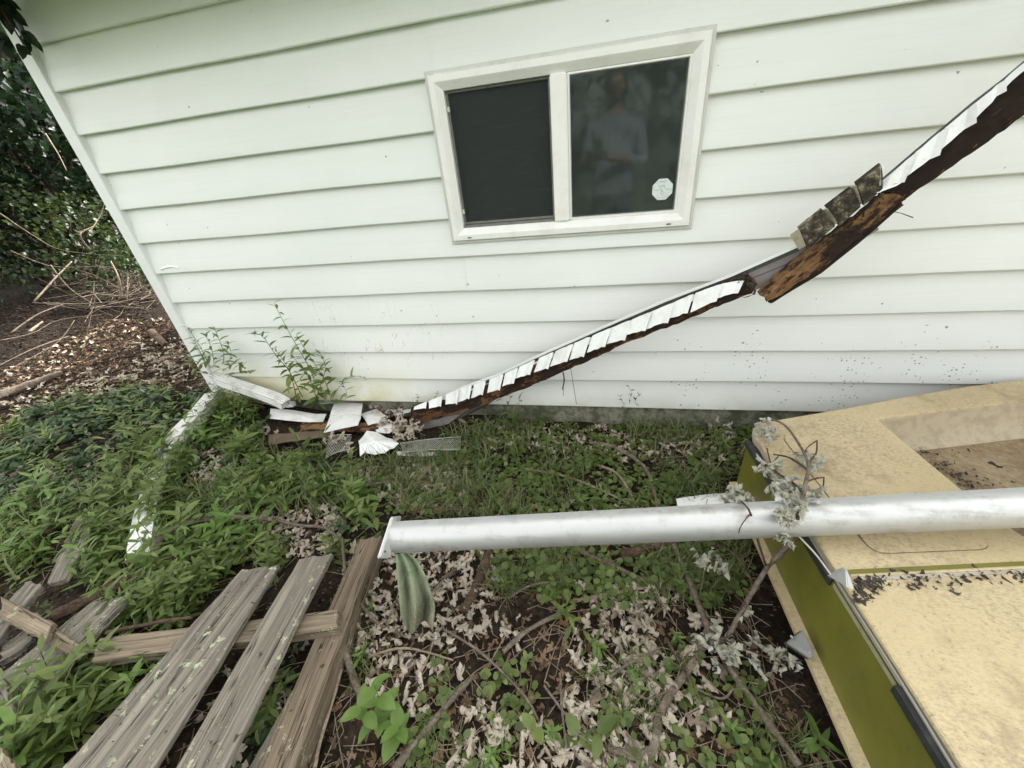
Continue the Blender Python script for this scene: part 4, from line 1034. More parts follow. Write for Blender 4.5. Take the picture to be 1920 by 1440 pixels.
scrap('soffit_scrap', [(1268, 935), (1300, 930), (1345, 925), (1398, 922), (1404, 952), (1330, 960), (1272, 957)], 0.05, 'foam', 'stained white vinyl scrap lying behind the metal mast near the boat', 'scrap', bow=0.02)

def lattice(px4, dz, label, nu, nv, lift=(0, 0, 0, 0)):
    a, b, c, d = [ground_at(*p, dz + l) for p, l in zip(px4, lift)]
    mb = MB(); w = 0.0009
    def P(u, v): return (a * (1 - u) + b * u) * (1 - v) + (d * (1 - u) + c * u) * v + np.array([0, 0, 0.008 * math.sin(u * 5)])
    for s in (1, -1):
        for k in range(-nv, nu + nv):
            pts = []
            for j in range(nv * 2 + 1):
                v = j / (2 * nv); u = (k + s * v * nv) / nu if s > 0 else (k + nv - v * nv) / nu
                if -1e-6 <= u <= 1 + 1e-6: pts.append(P(u, v))
            for i in range(len(pts) - 1):
                t = pts[i + 1] - pts[i]; nrm = np.cross(t, (0, 0, 1)); nrm /= np.linalg.norm(nrm) + 1e-9
                mb.add([pts[i] - nrm * w, pts[i] + nrm * w, pts[i + 1] + nrm * w, pts[i + 1] - nrm * w], [(0, 1, 2, 3)])
    for (p, q_) in ((a, b), (d, c)): mb.tube([p, (p + q_) / 2 + np.array([0, 0, 0.006]), q_], 0.0018, 5)
    return tag(mb.build('gutter_guard', MAT['lattice']), label, 'gutter guard', 'pieces of gutter guard mesh')
lattice([(750, 831), (864, 819), (862, 842), (755, 848)], 0.045, 'diamond mesh gutter guard lying right of the crumpled white sheet', 26, 6)
lattice([(616, 818), (659, 815), (653, 842), (610, 858)], 0.05, 'leaf covered gutter guard mesh left of the crumpled white sheet', 11, 7)
lattice([(597, 742), (660, 742), (660, 756), (599, 757)], 0.09, 'gutter guard mesh leaning on the wall behind the square panel', 15, 5, (0.05, 0.05, 0, 0))
lattice([(470, 738), (532, 750), (530, 765), (468, 752)], 0.04, 'gutter guard mesh half hidden under the upper downspout', 14, 4, (.03, .03, 0, 0))

def duct(name, pts, w, h, mat, label, ribs=3):
    """rectangular corrugated pipe along points, open ends"""
    pts = [np.array(p, float) for p in pts]; N = len(pts); sec = []
    def side(p, q_, m):
        return [(p[0] + (q_[0] - p[0]) * i / m, p[1] + (q_[1] - p[1]) * i / m) for i in range(m)]
    base = side((-w, -h), (w, -h), 8) + side((w, -h), (w, h), 4) + side((w, h), (-w, h), 8) + side((-w, h), (-w, -h), 4)
    sec = [(x * (1 - 0.06 * (i % 2)), z * (1 - 0.12 * (i % 2))) for i, (x, z) in enumerate(base)]
    n = len(sec); V = []
    for i in range(N):
        t = pts[min(i + 1, N - 1)] - pts[max(i - 1, 0)]; t /= np.linalg.norm(t)
        s = np.cross(t, (0, 0, 1)); s /= np.linalg.norm(s); u = np.cross(s, t)
        for (x, z) in sec: V.append(pts[i] + s * x + u * z)
    Fs = [(i * n + k, i * n + (k + 1) % n, (i + 1) * n + (k + 1) % n, (i + 1) * n + k) for i in range(N - 1) for k in range(n)]
    mb = MB(); mb.add(V, Fs); o = mb.build(name, mat)
    md = o.modifiers.new('thickness', 'SOLIDIFY'); md.thickness = 0.0012; md.offset = -1
    return tag(o, label, 'downspout')
duct('downspout', smoothpath([aw(402, 706, -0.05), aw(425, 716, -0.075), aw(470, 731, -0.10), aw(515, 747, -0.13), aw(536, 758, -0.145)], 14), 0.030, 0.021, MAT['downspout'], 'short white downspout piece leaning out from the house corner along the wall')
mb = MB(); c = ground_at(546, 762, 0.05)
mb.prism([c + np.array(v) for v in ((-0.022, -0.015, 0), (0.022, -0.012, 0.004), (0.024, 0.014, 0.0), (-0.02, 0.012, 0))], (0.002, 0, 0.028)); tag(mb.build('vinyl_offcut', MAT['foam']), 'small white block at the mouth of the short downspout', 'scrap')
lp = [ground_at(401, 742, 0.06), ground_at(368, 782, 0.075), ground_at(334, 818, 0.07), ground_at(306, 868, 0.025), ground_at(290, 920, 0.045), ground_at(276, 975, 0.055), ground_at(265, 1052, 0.06)]
duct('downspout', smoothpath(lp, 30), 0.038, 0.026, MAT['downspout'], 'long bent white downspout lying down through the green weeds')

# ================================================================== boat
BZ = 0.20
boat = empty('boat', (2.9, -0.95, -0.1), 'small cream fibreglass boat with an olive transom lying right of the yard', 'boat')
def xt(y, z):                                       # transom face
    top = 2.851 + 0.068 * (-0.517 - y); bot = 2.852 + 0.036 * (-0.62 - y)
    t = (z + 0.03) / 0.23; return bot + (top - bot) * t
OUT = [(2.868, -0.52), (2.862, -0.475), (2.872, -0.435), (2.902, -0.402), (2.955, -0.383), (3.20, -0.300), (3.46, -0.205), (3.70, -0.125), (3.915, -0.070), (4.4, -0.055), (5.0, -0.07), (5.6, -0.16), (6.05, -0.33),
       (6.25, -0.52), (6.1, -0.78), (5.7, -1.05), (5.1, -1.32), (4.4, -1.50), (3.7, -1.57), (3.2, -1.575), (3.02, -1.555), (2.975, -1.52), (2.955, -1.47), (xt(-1.40, 0.2), -1.40), (xt(-1.1, 0.2), -1.1), (xt(-0.8, 0.2), -0.8)]
WELL = [(3.288, -0.362), (3.305, -0.55), (3.322, -0.72), (3.332, -0.80), (3.345, -0.835), (3.375, -0.852), (3.7, -0.80), (4.3, -0.70), (4.36, -0.66), (4.37, -0.60), (4.34, -0.20), (4.30, -0.155), (4.24, -0.145), (3.793, -0.226), (3.54, -0.291), (3.32, -0.348)]
def inset(poly, d):
    n = len(poly); out = []; P = np.array(poly); area = 0.5 * sum(P[i, 0] * P[(i + 1) % n, 1] - P[(i + 1) % n, 0] * P[i, 1] for i in range(n)); sg = 1 if area > 0 else -1
    for i in range(n):
        a, b, c = P[i - 1], P[i], P[(i + 1) % n]
        e1 = (b - a) / (np.linalg.norm(b - a) + 1e-9); e2 = (c - b) / (np.linalg.norm(c - b) + 1e-9)
        n1 = np.array([-e1[1], e1[0]]) * sg; n2 = np.array([-e2[1], e2[0]]) * sg; m = n1 + n2; m /= np.linalg.norm(m) + 1e-9
        out.append(b + m * d / max(0.5, m @ n1))
    return out
def ringwall(mb, rings):
    n = len(rings[0]); V = [p for r in rings for p in r]
    mb.add(V, [(k * n + i, k * n + (i + 1) % n, (k + 1) * n + (i + 1) % n, (k + 1) * n + i) for k in range(len(rings) - 1) for i in range(n)])
# deck: flat sheet with the well cut out, rounded edge
o1 = inset(OUT, 0.006); w1 = inset(WELL, -0.008)
bm = bmesh.new()
def loop(P, z):
    vs_ = [bm.verts.new((p[0] - 2.9, p[1] + 0.95, z + 0.1)) for p in P]
    return vs_, [bm.edges.new((vs_[i], vs_[(i + 1) % len(vs_)])) for i in range(len(vs_))]
va, ea = loop(o1, BZ); vb, eb = loop(w1, BZ)
bmesh.ops.triangle_fill(bm, edges=ea + eb, use_beauty=True, use_dissolve=False)
for P, z, prev in ((inset(OUT, 0.0015), BZ - 0.002, va), (OUT, BZ - 0.007, None)):
    vs_ = [bm.verts.new((p[0] - 2.9, p[1] + 0.95, z + 0.1)) for p in P]
    pv = prev if prev is not None else last
    for i in range(len(vs_)): bm.faces.new((pv[i], pv[(i + 1) % len(vs_)], vs_[(i + 1) % len(vs_)], vs_[i]))
    last = vs_
pv = vb
for d, z in ((-0.002, BZ - 0.002), (0.0, BZ - 0.008)):
    P = inset(WELL, d); vs_ = [bm.verts.new((p[0] - 2.9, p[1] + 0.95, z + 0.1)) for p in P]
    for i in range(len(vs_)): bm.faces.new((pv[i], pv[(i + 1) % len(vs_)], vs_[(i + 1) % len(vs_)], vs_[i]))
    pv = vs_
bmesh.ops.recalc_face_normals(bm, faces=bm.faces)
me = bpy.data.meshes.new('deck'); bm.to_mesh(me); bm.free(); link_mesh('deck', me, MAT['cream'], boat)
def lv(P, z): return [(p[0], p[1], z) for p in P]
mb = MB(); ringwall(mb, [lv(inset(OUT, 0.0005), BZ - 0.0065), lv(inset(OUT, 0.002), BZ - 0.030), lv(inset(OUT, 0.010), BZ - 0.032)]); mb.build('deck_lip', MAT['lip'], boat)
# well: sloping sides, dirty floor
mb = MB(); wi = inset(WELL, 0.045)
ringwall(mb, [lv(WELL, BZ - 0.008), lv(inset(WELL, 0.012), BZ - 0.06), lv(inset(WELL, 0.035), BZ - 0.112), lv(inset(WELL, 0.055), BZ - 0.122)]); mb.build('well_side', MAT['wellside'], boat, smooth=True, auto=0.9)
mb = MB(); fl = inset(WELL, 0.052); mb.add(lv(fl, BZ - 0.1225), [tuple(range(len(fl)))]); mb.build('well_floor', MAT['well'], boat)
# hull sides below the rail
mb = MB(); H0 = inset(OUT, 0.011)
ringwall(mb, [lv(H0, BZ - 0.033), lv(inset(OUT, 0.02), 0.08), lv(inset(OUT, 0.05), -0.035), lv(inset(OUT, 0.16), -0.11)]); mb.build('hull', MAT['cream'], boat, smooth=True, auto=0.7)
# olive transom panel, its foot flange and the black trim
ys = np.linspace(-0.47, -1.50, 22); P = []
for y in ys:
    P.append([(xt(y, z) + 0.004 - 0.010 * math.sin(math.pi * (z + 0.03) / 0.2) * 0 - (0.003 if False else 0), y, z) for z in (0.166, 0.10, 0.03, -0.028)])
mb = MB(); mb.grid(P, (0.012, 0, 0)); mb.build('transom', MAT['olive'], boat)
mb = MB(); P = [[(xt(y, -0.03) - 0.022, y, -0.036), (xt(y, -0.03) - 0.021, y, -0.029), (xt(y, -0.03) + 0.006, y, -0.026), (xt(y, -0.03) + 0.008, y, -0.028)] for y in ys]
mb.grid(P, (0.002, 0, -0.012)); mb.build('foot_flange', MAT['cream'], boat)
def trim_seg(y0, y1):
    P = [[(xt(y, 0.16) - 0.003, y, 0.150), (xt(y, 0.166) - 0.006, y, 0.153), (xt(y, 0.17) - 0.006, y, 0.172), (xt(y, 0.17) + 0.004, y, 0.175)] for y in np.linspace(y0, y1, 9)]
    m_ = MB(); m_.grid(P, (0.006, 0, 0)); m_.build('edge_trim', MAT['rubber'], boat)
trim_seg(-0.47, -0.99); trim_seg(-1.205, -1.52)
mb = MB(); mb.prism([(xt(y, 0.17) + 0.001, y, 0.1655) for y in (-0.995, -1.20)] + [(xt(y, 0.17) + 0.003, y, 0.150) for y in (-1.20, -0.995)], (0.004, 0, 0)); mb.build('bare_edge', MAT['mouldedge'], boat)
# raised non-slip panels and the two olive stripes
def slab(name, poly, z0, h, mat, bev=0.0015):
    m_ = MB(); m_.prism([(p[0], p[1], z0) for p in poly], (0, 0, h)); return m_.build(name, mat, boat, bevel=bev)
def rounded(poly, r, n=4):
    out = []; k = len(poly)
    for i in range(k):
        a, b, c = [np.array(poly[(i + d) % k], float) for d in (-1, 0, 1)]
        p = b + (a - b) / np.linalg.norm(a - b) * r; q_ = b + (c - b) / np.linalg.norm(c - b) * r
        for j in range(n + 1):
            t = j / n; out.append((1 - t) ** 2 * p + 2 * t * (1 - t) * b + t * t * q_)
    return out
slab('nonslip_panel', rounded([(2.945, -0.475), (3.205, -0.395), (3.255, -0.885), (2.985, -0.93)], 0.035), BZ + 0.0003, 0.0022, MAT['cream'])
for (p, q_, w) in (((1588, 1073), (1925, 1057), 0.011), ((1600, 1087), (1925, 1071), 0.009)):
    a = at(*p, BZ); b = at(*q_, BZ); d = (b - a); d /= np.linalg.norm(d); n_ = np.array([-d[1], d[0], 0]) * w / 2; b = b + d * 1.2
    slab('stripe', [a - n_, b - n_, b + n_, a + n_], BZ + 0.0003, 0.0012, MAT['olive'] if w > 0.01 else MAT['lip'], 0)
mb = MB()                                            # ridge between the two stripes
a = at(1594, 1080, BZ); b = at(1925, 1064, BZ); d = (b - a) / np.linalg.norm(b - a); mb.tube([a + np.array([0, 0, -0.001]), b + d + np.array([0, 0, -0.001])], 0.0045, 8); mb.build('ridge', MAT['cream'], boat)
# transom fittings
ps = [at_x(1554, 1077, 2.868), at_x(1582, 1062, 2.872), at_x(1588, 1068, 2.878), at_x(1601, 1104, 2.880), at_x(1590, 1098, 2.874)]
mb = MB(); mb.prism(ps, (-0.002, 0, -0.004)); mb.build('gudgeon_plate', MAT['alu'], boat)
tri = [at(1478, 1206, -0.012), at(1509, 1182, 0.02), at(1531, 1227, 0.012), at(1524, 1237, 0.0)]
mb = MB(); mb.prism([p + np.array([-0.004, 0, 0]) for p in tri], (-0.004, 0.004, -0.012)); gp = mb.build('gudgeon_bracket', MAT['steel'], boat, bevel=0.0015)
for p in ((1492, 1196), (1509, 1187), (1527, 1226)):
    q_ = at(*p, 0.008) + np.array([-0.008, 0, 0.001]); mb = MB(); mb.tube([q_, q_ + np.array([-0.003, 0.0015, 0.002])], 0.0028, 7); mb.build('rivet', MAT['alu'], gp)
# loose things on the boat
cb = [at(1478, 985, 0.30), at(1500, 1008, 0.22), at(1530, 1040, 0.196), at_x(1559, 1079, 2.866)]
mb = MB(); mb.tube(smoothpath(cb, 10), 0.0022, 6); tag(mb.build('cord', MAT['rope']), 'pale cord running from the mast to the triangular plate', 'cord')
cb = [np.array([xt(y, 0.187) - 0.0045, y, 0.187 - 0.004 * math.sin((y + 1.0) * 9)]) for y in np.linspace(-1.0, -1.5, 9)]
mb = MB(); mb.tube(smoothpath(cb, 24), 0.0026, 6); tag(mb.build('cable', MAT['cable']), 'thin grey cable lying along the olive transom edge', 'cable')
mb = MB()
for k in range(520):
    u = random.random()
    if u < 0.55:
        px = 1625 + 300 * random.random() ** 1.3; py = 1095 - (px - 1600) * 0.045 + random.gauss(0, 9); z = BZ
        if vnoise(px, py, 26, 5) < -0.05 and random.random() < 0.75: continue
    elif u < 0.75: px, py, z = random.uniform(1600, 1640), random.uniform(1085, 1130), BZ
    else:
        t = random.random(); px = 1712 + 110 * t + random.expovariate(1 / 14); py = 838 + 80 * t + random.gauss(0, 6); z = BZ - 0.118
    p = at(px, py, z); r_ = random.uniform(0.0012, 0.0055)
    V = [p + RNG.normal(0, r_, 3) * (1, 1, 0.5) + np.array([0, 0, r_ * 0.5]) for _ in range(4)]; mb.add(V, [(0, 1, 2), (0, 2, 3), (0, 3, 1), (1, 3, 2)])
o = mb.build('leaf_mould', MAT['muck']); tag(o, 'dark leaf mould scattered along the stripes and in the boat well', 'dirt', kind='stuff')
for (px, py, s, lab) in ((1868, 872, 0.035, 'dark wet leaf scrap on the boat well floor'), (1817, 844, 0.014, 'small dark chip near the far side of the boat well'), (1900, 903, 0.012, 'small dark chip on the well floor just above the mast'), (1790, 1110, 0.022, 'curled black bark strip on the deck below the stripes')):
    z = BZ - 0.119 if py < 950 else BZ + 0.003
    p = at(px, py, z); V, T_ = MAPLES[9]
    s_ = Soup(); s_.add(xf(V, 0.2 + px, 0, 0, s, p), T_); o = s_.build('leaf_scrap', MAT['muck']); tag(o, lab, 'leaf')

# ================================================================== mast
m0, m1 = at(742, 1007, 0.185), at(1920, 951, 0.302)
md_ = (m1 - m0) / np.linalg.norm(m1 - m0); m1 = m1 + md_ * 0.9
mast = empty('mast', m0, 'long silver aluminium mast lying across the boat and the yard', 'mast')
MR = 0.0425
mb = MB(); n = 40; V = []; a_ = np.cross(md_, (0, 0, 1)); a_ /= np.linalg.norm(a_); b_ = np.cross(a_, md_)
for k in range(15):
    c = m0 + (m1 - m0) * k / 14
    for i in range(n):
        an = 2 * math.pi * i / n
        gr = 1.0
        if abs(((an - 2.2) + math.pi) % (2 * math.pi) - math.pi) < 0.09: gr = 0.90           # sail groove
        V.append(c + MR * gr * (math.cos(an) * a_ + 1.06 * math.sin(an) * b_))
Fs = [(k * n + i, k * n + (i + 1) % n, (k + 1) * n + (i + 1) % n, (k + 1) * n + i) for k in range(14) for i in range(n)] + [tuple(range(n)), tuple(14 * n + i for i in reversed(range(n)))]
mb.add(V, Fs); tube = mb.build('tube', MAT['mast'], mast, smooth=True, auto=0.6)
# flat end plate
def at_end(px, py, d=0.0):
    v = ray(px, py); o_ = m0 + md_ * d; return CAM + v * (((o_ - CAM) @ md_) / (v @ md_))
pc = [at_end(737, 969), at_end(754, 967), at_end(731, 1047), at_end(712, 1047)]
mb = MB(); mb.prism(pc, -md_ * 0.010); plate = mb.build('end_plate', MAT['alu'], mast, bevel=0.003)
for (px, py) in ((741, 982), (733, 1001), (722, 1034)):
    q_ = at_end(px, py, 0.0005); mb = MB(); mb.tube([q_, q_ + md_ * 0.0012], 0.0032, 8); mb.build('bolt_hole', MAT['rubber'], plate)
q_ = at(739, 1002, 0.215) + (CAM - at(739, 1002, 0.215)) * 0.004; mb = MB(); mb.tube([q_, q_ + (CAM - q_) * 0.001], 0.0022, 7); mb.build('pin', MAT['rubber'], tube)
mb = MB(); mb.tube([at(752, 980, 0.225), at(800, 983, 0.222), at(860, 985, 0.215), at(930, 990, 0.20)], 0.0026, 6); mb.build('halyard', MAT['rope'], mast)
# mildewed sailcloth hanging out of the end
L_ = [(741, 1040), (743, 1062), (745, 1090), (748, 1120), (750, 1148), (752, 1172)]; R2 = [(764, 1035), (783, 1052), (798, 1078), (808, 1105), (816, 1135), (811, 1180)]
P = []
for i in range(25):
    u = i / 24; l = smoothpath(L_, 24)[i]; r_ = smoothpath(R2, 24)[i]; row = []
    for j in range(21):
        v = j / 20; z = 0.145 - 0.205 * u + 0.0
        q_ = l * (1 - v) + r_ * v; q_[1] += 14 * u ** 3 * math.sin(v * 7.5 - 0.9)
        p = at(q_[0], q_[1], z); tc = CAM - p; tc /= np.linalg.norm(tc)
        fold = (0.30 + 0.70 * u) * (0.075 * abs(math.sin(v * 6.6 + 0.9 + 0.5 * u)) ** 0.6 + 0.012 * math.sin(v * 14 + 1.0 + 2 * u)) + 0.004 * math.sin(u * 9 + v * 3)
        row.append(p + tc * fold)
    P.append(row)
mb = MB(); mb.grid(P); o = mb.build('sailcloth', MAT['cloth'], smooth=True)
sd = o.modifiers.new('thickness', 'SOLIDIFY'); sd.thickness = 0.0015
tag(o, 'stiff green mildewed sailcloth hanging from the end of the mast', 'cloth')
# ================================================================== sticks on the ground
def stick(pxs, rpx, mat, label, dz=0.006, name='stick', cat='stick', nsides=7, taper=0.75, sub=10, twigs=0, wob=0.12):
    pts = []
    for i, p in enumerate(pxs):
        d = dz[i] if isinstance(dz, (list, tuple)) else dz
        pts.append(ground_at(p[0], p[1], d))
    r0 = rpx * proj(pts[len(pts) // 2])[2] / F_PX
    P = smoothpath(pts, sub) if len(pts) > 2 else [pts[0] + (pts[1] - pts[0]) * k / sub + RNG.normal(0, r0 * 0.25, 3) for k in range(sub + 1)]
    rad = [r0 * (1 - (1 - taper) * k / len(P)) * random.uniform(0.9, 1.1) for k in range(len(P))]
    mb = MB(); mb.tube(P, rad, nsides, wob=wob)
    for k in range(twigs):
        i = random.randrange(1, len(P) - 1); b = P[i]; d = np.array([random.gauss(0, 1), random.gauss(0, 1), abs(random.gauss(0, .4))]); d /= np.linalg.norm(d)
        l = random.uniform(0.03, 0.09); mb.tube([b, b + d * l * 0.5, b + d * l + np.array([0, 0, -0.01])], [r0 * 0.4, r0 * 0.3, r0 * 0.15], 5)
    o = mb.build(name, MAT[mat], smooth=True, auto=0.9); return tag(o, label, cat)
stick([(770, 954), (850, 957), (932, 957)], 7, 'bark_dark', 'thick brown log piece lying level behind the left end of the mast', 0.012)
stick([(962, 903), (950, 938), (936, 978)], 8, 'bark_dark', 'short flat brown bark piece standing up to the mast from behind', 0.01)
stick([(921, 1022), (905, 1070), (885, 1115), (868, 1147)], 10, 'bark_dark', 'thick dark brown stick slanting down from under the mast', 0.012, taper=0.9)
stick([(872, 1046), (840, 1082), (805, 1118)], 4.5, 'bark', 'thin grey stick just right of the hanging sailcloth', 0.01)
stick([(1085, 1032), (1150, 1062), (1240, 1101), (1290, 1102), (1335, 1100)], 5, 'bark', 'grey twig running level into the long stick below the mast', 0.012, twigs=2)
stick([(1165, 1042), (1220, 1027), (1290, 1008)], 9, 'bark_dark', 'broken brown bark stick tucked right under the mast', 0.02)
stick([(1262, 1018), (1280, 1060), (1323, 1165), (1365, 1248), (1430, 1340), (1500, 1436)], 7, 'bark', 'long grey brown stick running from the mast down to the bottom right', 0.018, taper=0.95, sub=18, twigs=2)
stick([(1330, 1172), (1318, 1212), (1285, 1262), (1250, 1312), (1233, 1360), (1225, 1402), (1195, 1418), (1140, 1404)], 8, 'bark', 'curved hooked grey branch at the bottom right of the leaf litter', 0.016, taper=1.05, sub=22, twigs=2)
stick([(943, 1222), (985, 1185), (1030, 1160), (1078, 1138)], 4.5, 'bark', 'thin grey twig in the middle of the pale leaf litter', 0.016)
stick([(1072, 1128), (1150, 1112), (1230, 1099)], 3.5, 'bark_light', 'thin pale twig above the middle of the leaf litter', 0.014)
stick([(738, 1444), (790, 1380), (840, 1320), (884, 1272)], 6, 'bark', 'straight brown twig slanting up from the bottom edge beside the broadleaf seedling', 0.02, taper=0.8)
stick([(632, 1186), (650, 1232), (668, 1285), (690, 1322)], 8.5, 'bark', 'grey knobbly stick leaning against the end of the pallet crossbeam', [0.05, 0.03, 0.015, 0.01], twigs=1)
stick([(1105, 830), (1150, 837), (1207, 873), (1226, 920), (1234, 962)], 3.8, 'bark', 'curved thin branch arching in the grass below the foundation', 0.025)
stick([(1120, 872), (1160, 890), (1195, 950), (1212, 975)], 3.0, 'bark_light', 'fine bent twig inside the curve of the arching branch', 0.02)
stick([(985, 880), (1060, 893), (1130, 920), (1180, 945)], 2.6, 'bark_light', 'fine pale twig lying level in the grass above the mast', 0.02)
stick([(783, 902), (808, 874), (835, 848)], 4, 'bark_light', 'short pale stick in the grass below the gutter guard mesh', 0.02)
stick([(-20, 752), (40, 728), (118, 699)], 8.5, 'bark', 'grey branch lying on the brown mulch at the left edge', 0.02, twigs=1)
stick([(283, 622), (295, 633), (312, 648)], 7, 'bark_dark', 'short brown stub on the mulch beside the corner post', 0.02)
stick([(102, 1156), (160, 1128), (230, 1092), (330, 1048)], 12, 'bark_dark', 'thick dark branch lying across the weeds above the wide grey board', [0.06, 0.06, 0.06, 0.05], taper=0.95, sub=16, wob=0.16)
stick([(290, 1048), (298, 1015), (330, 990), (380, 974), (450, 970), (512, 973)], 6.5, 'bark', 'bowed grey branch curving over the weeds above the pallet', [0.06, 0.08, 0.085, 0.08, 0.07, 0.05], taper=0.6, sub=20)
stick([(512, 973), (560, 985), (610, 990), (645, 1020)], 3.2, 'bark', 'thin grey vine running from the bowed branch to the pallet end', 0.03)
stick([(642, 1010), (652, 1090), (700, 1160), (740, 1185), (775, 1195)], 3.2, 'bark', 'thin vine crossing the pallet stringer to the sailcloth foot', [0.06, 0.055, 0.03, 0.015, 0.01])
stick([(0, 1015), (40, 1002), (92, 994)], 7, 'bark_light', 'flaky bark strip at the left edge above the loose boards', 0.03)
stick([(200, 1186), (240, 1178), (300, 1166), (360, 1158)], 4, 'bark_dark', 'brown bark splinter lying along the pallet crossbeam', 0.09)
stick([(590, 1440), (600, 1390), (625, 1310), (640, 1255)], 3.5, 'bark_light', 'pale straw like stem beside the pallet stringer', 0.03)
stick([(560, 870), (600, 885), (640, 880)], 3.5, 'bark_dark', 'brown twig in the weeds below the metal trim strip', 0.02)
stick([(780, 1275), (800, 1240), (815, 1195)], 2.0, 'bark_light', 'thin straw stem standing by the broadleaf seedling', 0.02)
stick([(1020, 1285), (1060, 1340), (1090, 1375)], 2.6, 'bark', 'thin dark twig across the litter at the bottom middle', 0.02)
stick([(1180, 1290), (1215, 1310), (1262, 1290)], 2.4, 'bark', 'small forked twig by the hooked branch', 0.02, twigs=2)
stick([(1285, 1280), (1350, 1310), (1375, 1290)], 2.4, 'bark', 'thin curved twig in the dark strip beside the boat', 0.02)
stick([(1050, 1262), (1054, 1330), (1062, 1402)], 2.6, 'bark', 'upright thin twig lying below the spiky weed', 0.025)
stick([(952, 1122), (1000, 1096), (1068, 1090)], 2.4, 'bark', 'thin bent twig right of the thick dark stick', 0.02, twigs=2)
stick([(1250, 1198), (1296, 1282), (1332, 1345)], 3.2, 'bark_dark', 'dark thin branch parallel to the long stick', 0.025, twigs=2)
stick([(832, 1180), (900, 1222), (980, 1300), (1010, 1352)], 2.8, 'bark', 'long thin twig crossing the litter below the sailcloth', 0.028, twigs=2)
stick([(1110, 1300), (1170, 1250), (1235, 1220)], 2.8, 'bark', 'thin branch reaching up to the hooked branch', 0.028, twigs=1)
stick([(690, 1232), (760, 1215), (850, 1238)], 2.4, 'bark_light', 'pale thin twig below the foot of the sailcloth', 0.024)
stick([(640, 925), (720, 905), (830, 912)], 3.0, 'bark', 'thin grey stick in the grass left of the log piece', 0.03)
mb = MB()
for k in range(1500):
    px, py = random.uniform(-60, 1640), random.uniform(800, 1520)
    if in_poly(np.array([px]), np.array([py]), [(0, 1440), (0, 1150), (500, 1050), (640, 1040), (560, 1440)])[0] and random.random() < .7: continue
    p = ground_at(px, py, 0.008)
    if p[1] > -0.04 or (p[0] > 2.84 and p[1] < -0.35): continue
    d = np.array([random.gauss(0, 1), random.gauss(0, 1), random.gauss(0, .15)]); d *= random.choice((0.4, 0.7, 1, 1.4)) * random.uniform(0.02, 0.075) / np.linalg.norm(d)
    mb.tube([p - d, p + RNG.normal(0, .006, 3), p + d], [0.0014, 0.0012, 0.0007], 4, cap=False)
tag(mb.build('fine_twigs', MAT['bark_light']), 'fine dry twigs and stems strewn through the litter', 'twigs', kind='stuff')

# ================================================================== dead branches with dried leaves
DRYM = [arr_mesh('curled_leaf', *MAPLES[i], MAT['drysil']) for i in (3, 4, 5, 7, 9, 11, 12, 14)]
def leaf_ob(parent, me, p, yaw, pitch, roll, s, name='leaf'):
    o = bpy.data.objects.new(name, me); COL.objects.link(o)
    Mx = Matrix.Translation(Vector((np.asarray(p) - base_of(parent)).tolist())) @ Matrix(rotm(yaw, pitch, roll).tolist()).to_4x4() @ Matrix.Scale(s, 4)
    o.parent = parent; o.matrix_local = Mx; return o
def px_tube(mb, pts, rpx, n=7, sub=12, taper=0.6):
    P = [at(*p) for p in pts]; r0 = rpx * proj(P[len(P) // 2])[2] / F_PX
    S_ = smoothpath(P, sub) if len(P) > 2 else [P[0] + (P[1] - P[0]) * k / sub for k in range(sub + 1)]
    mb.tube(S_, [r0 * (1 - (1 - taper) * k / len(S_)) for k in range(len(S_))], n, wob=0.1)
def cluster(parent, px, py, z, rpx, n, size, seed, drop=0.5):
    r = np.random.default_rng(seed); c = at(px, py, z); rm = rpx * proj(c)[2] / F_PX
    for k in range(n):
        d = r.normal(0, 1, 3); d /= np.linalg.norm(d); p = c + d * rm * r.uniform(0.25, 1.0) ** 0.7 * np.array([1, 1, 0.75])
        leaf_ob(parent, DRYM[r.integers(0, len(DRYM))], p, r.uniform(0, 6.28), r.normal(-drop, 0.5), r.normal(0, 0.9), size * r.uniform(0.75, 1.2))
db = empty('dead_branch', at(1390, 1170, -0.08), 'dead branch with silvery curled leaves draped over the mast and boat corner', 'branch')
mb = MB()
px_tube(mb, [(1330, 1205, -0.09), (1362, 1195, -0.075), (1402, 1125, 0.0), (1440, 1062, 0.10), (1475, 1020, 0.2), (1500, 955, 0.32), (1512, 900, 0.34), (1515, 868, 0.30), (1498, 832, 0.26), (1470, 796, 0.23), (1440, 785, 0.22)], 6.0, 8, 40, 0.35)
mb.build('stem', MAT['bark'], db, smooth=True)
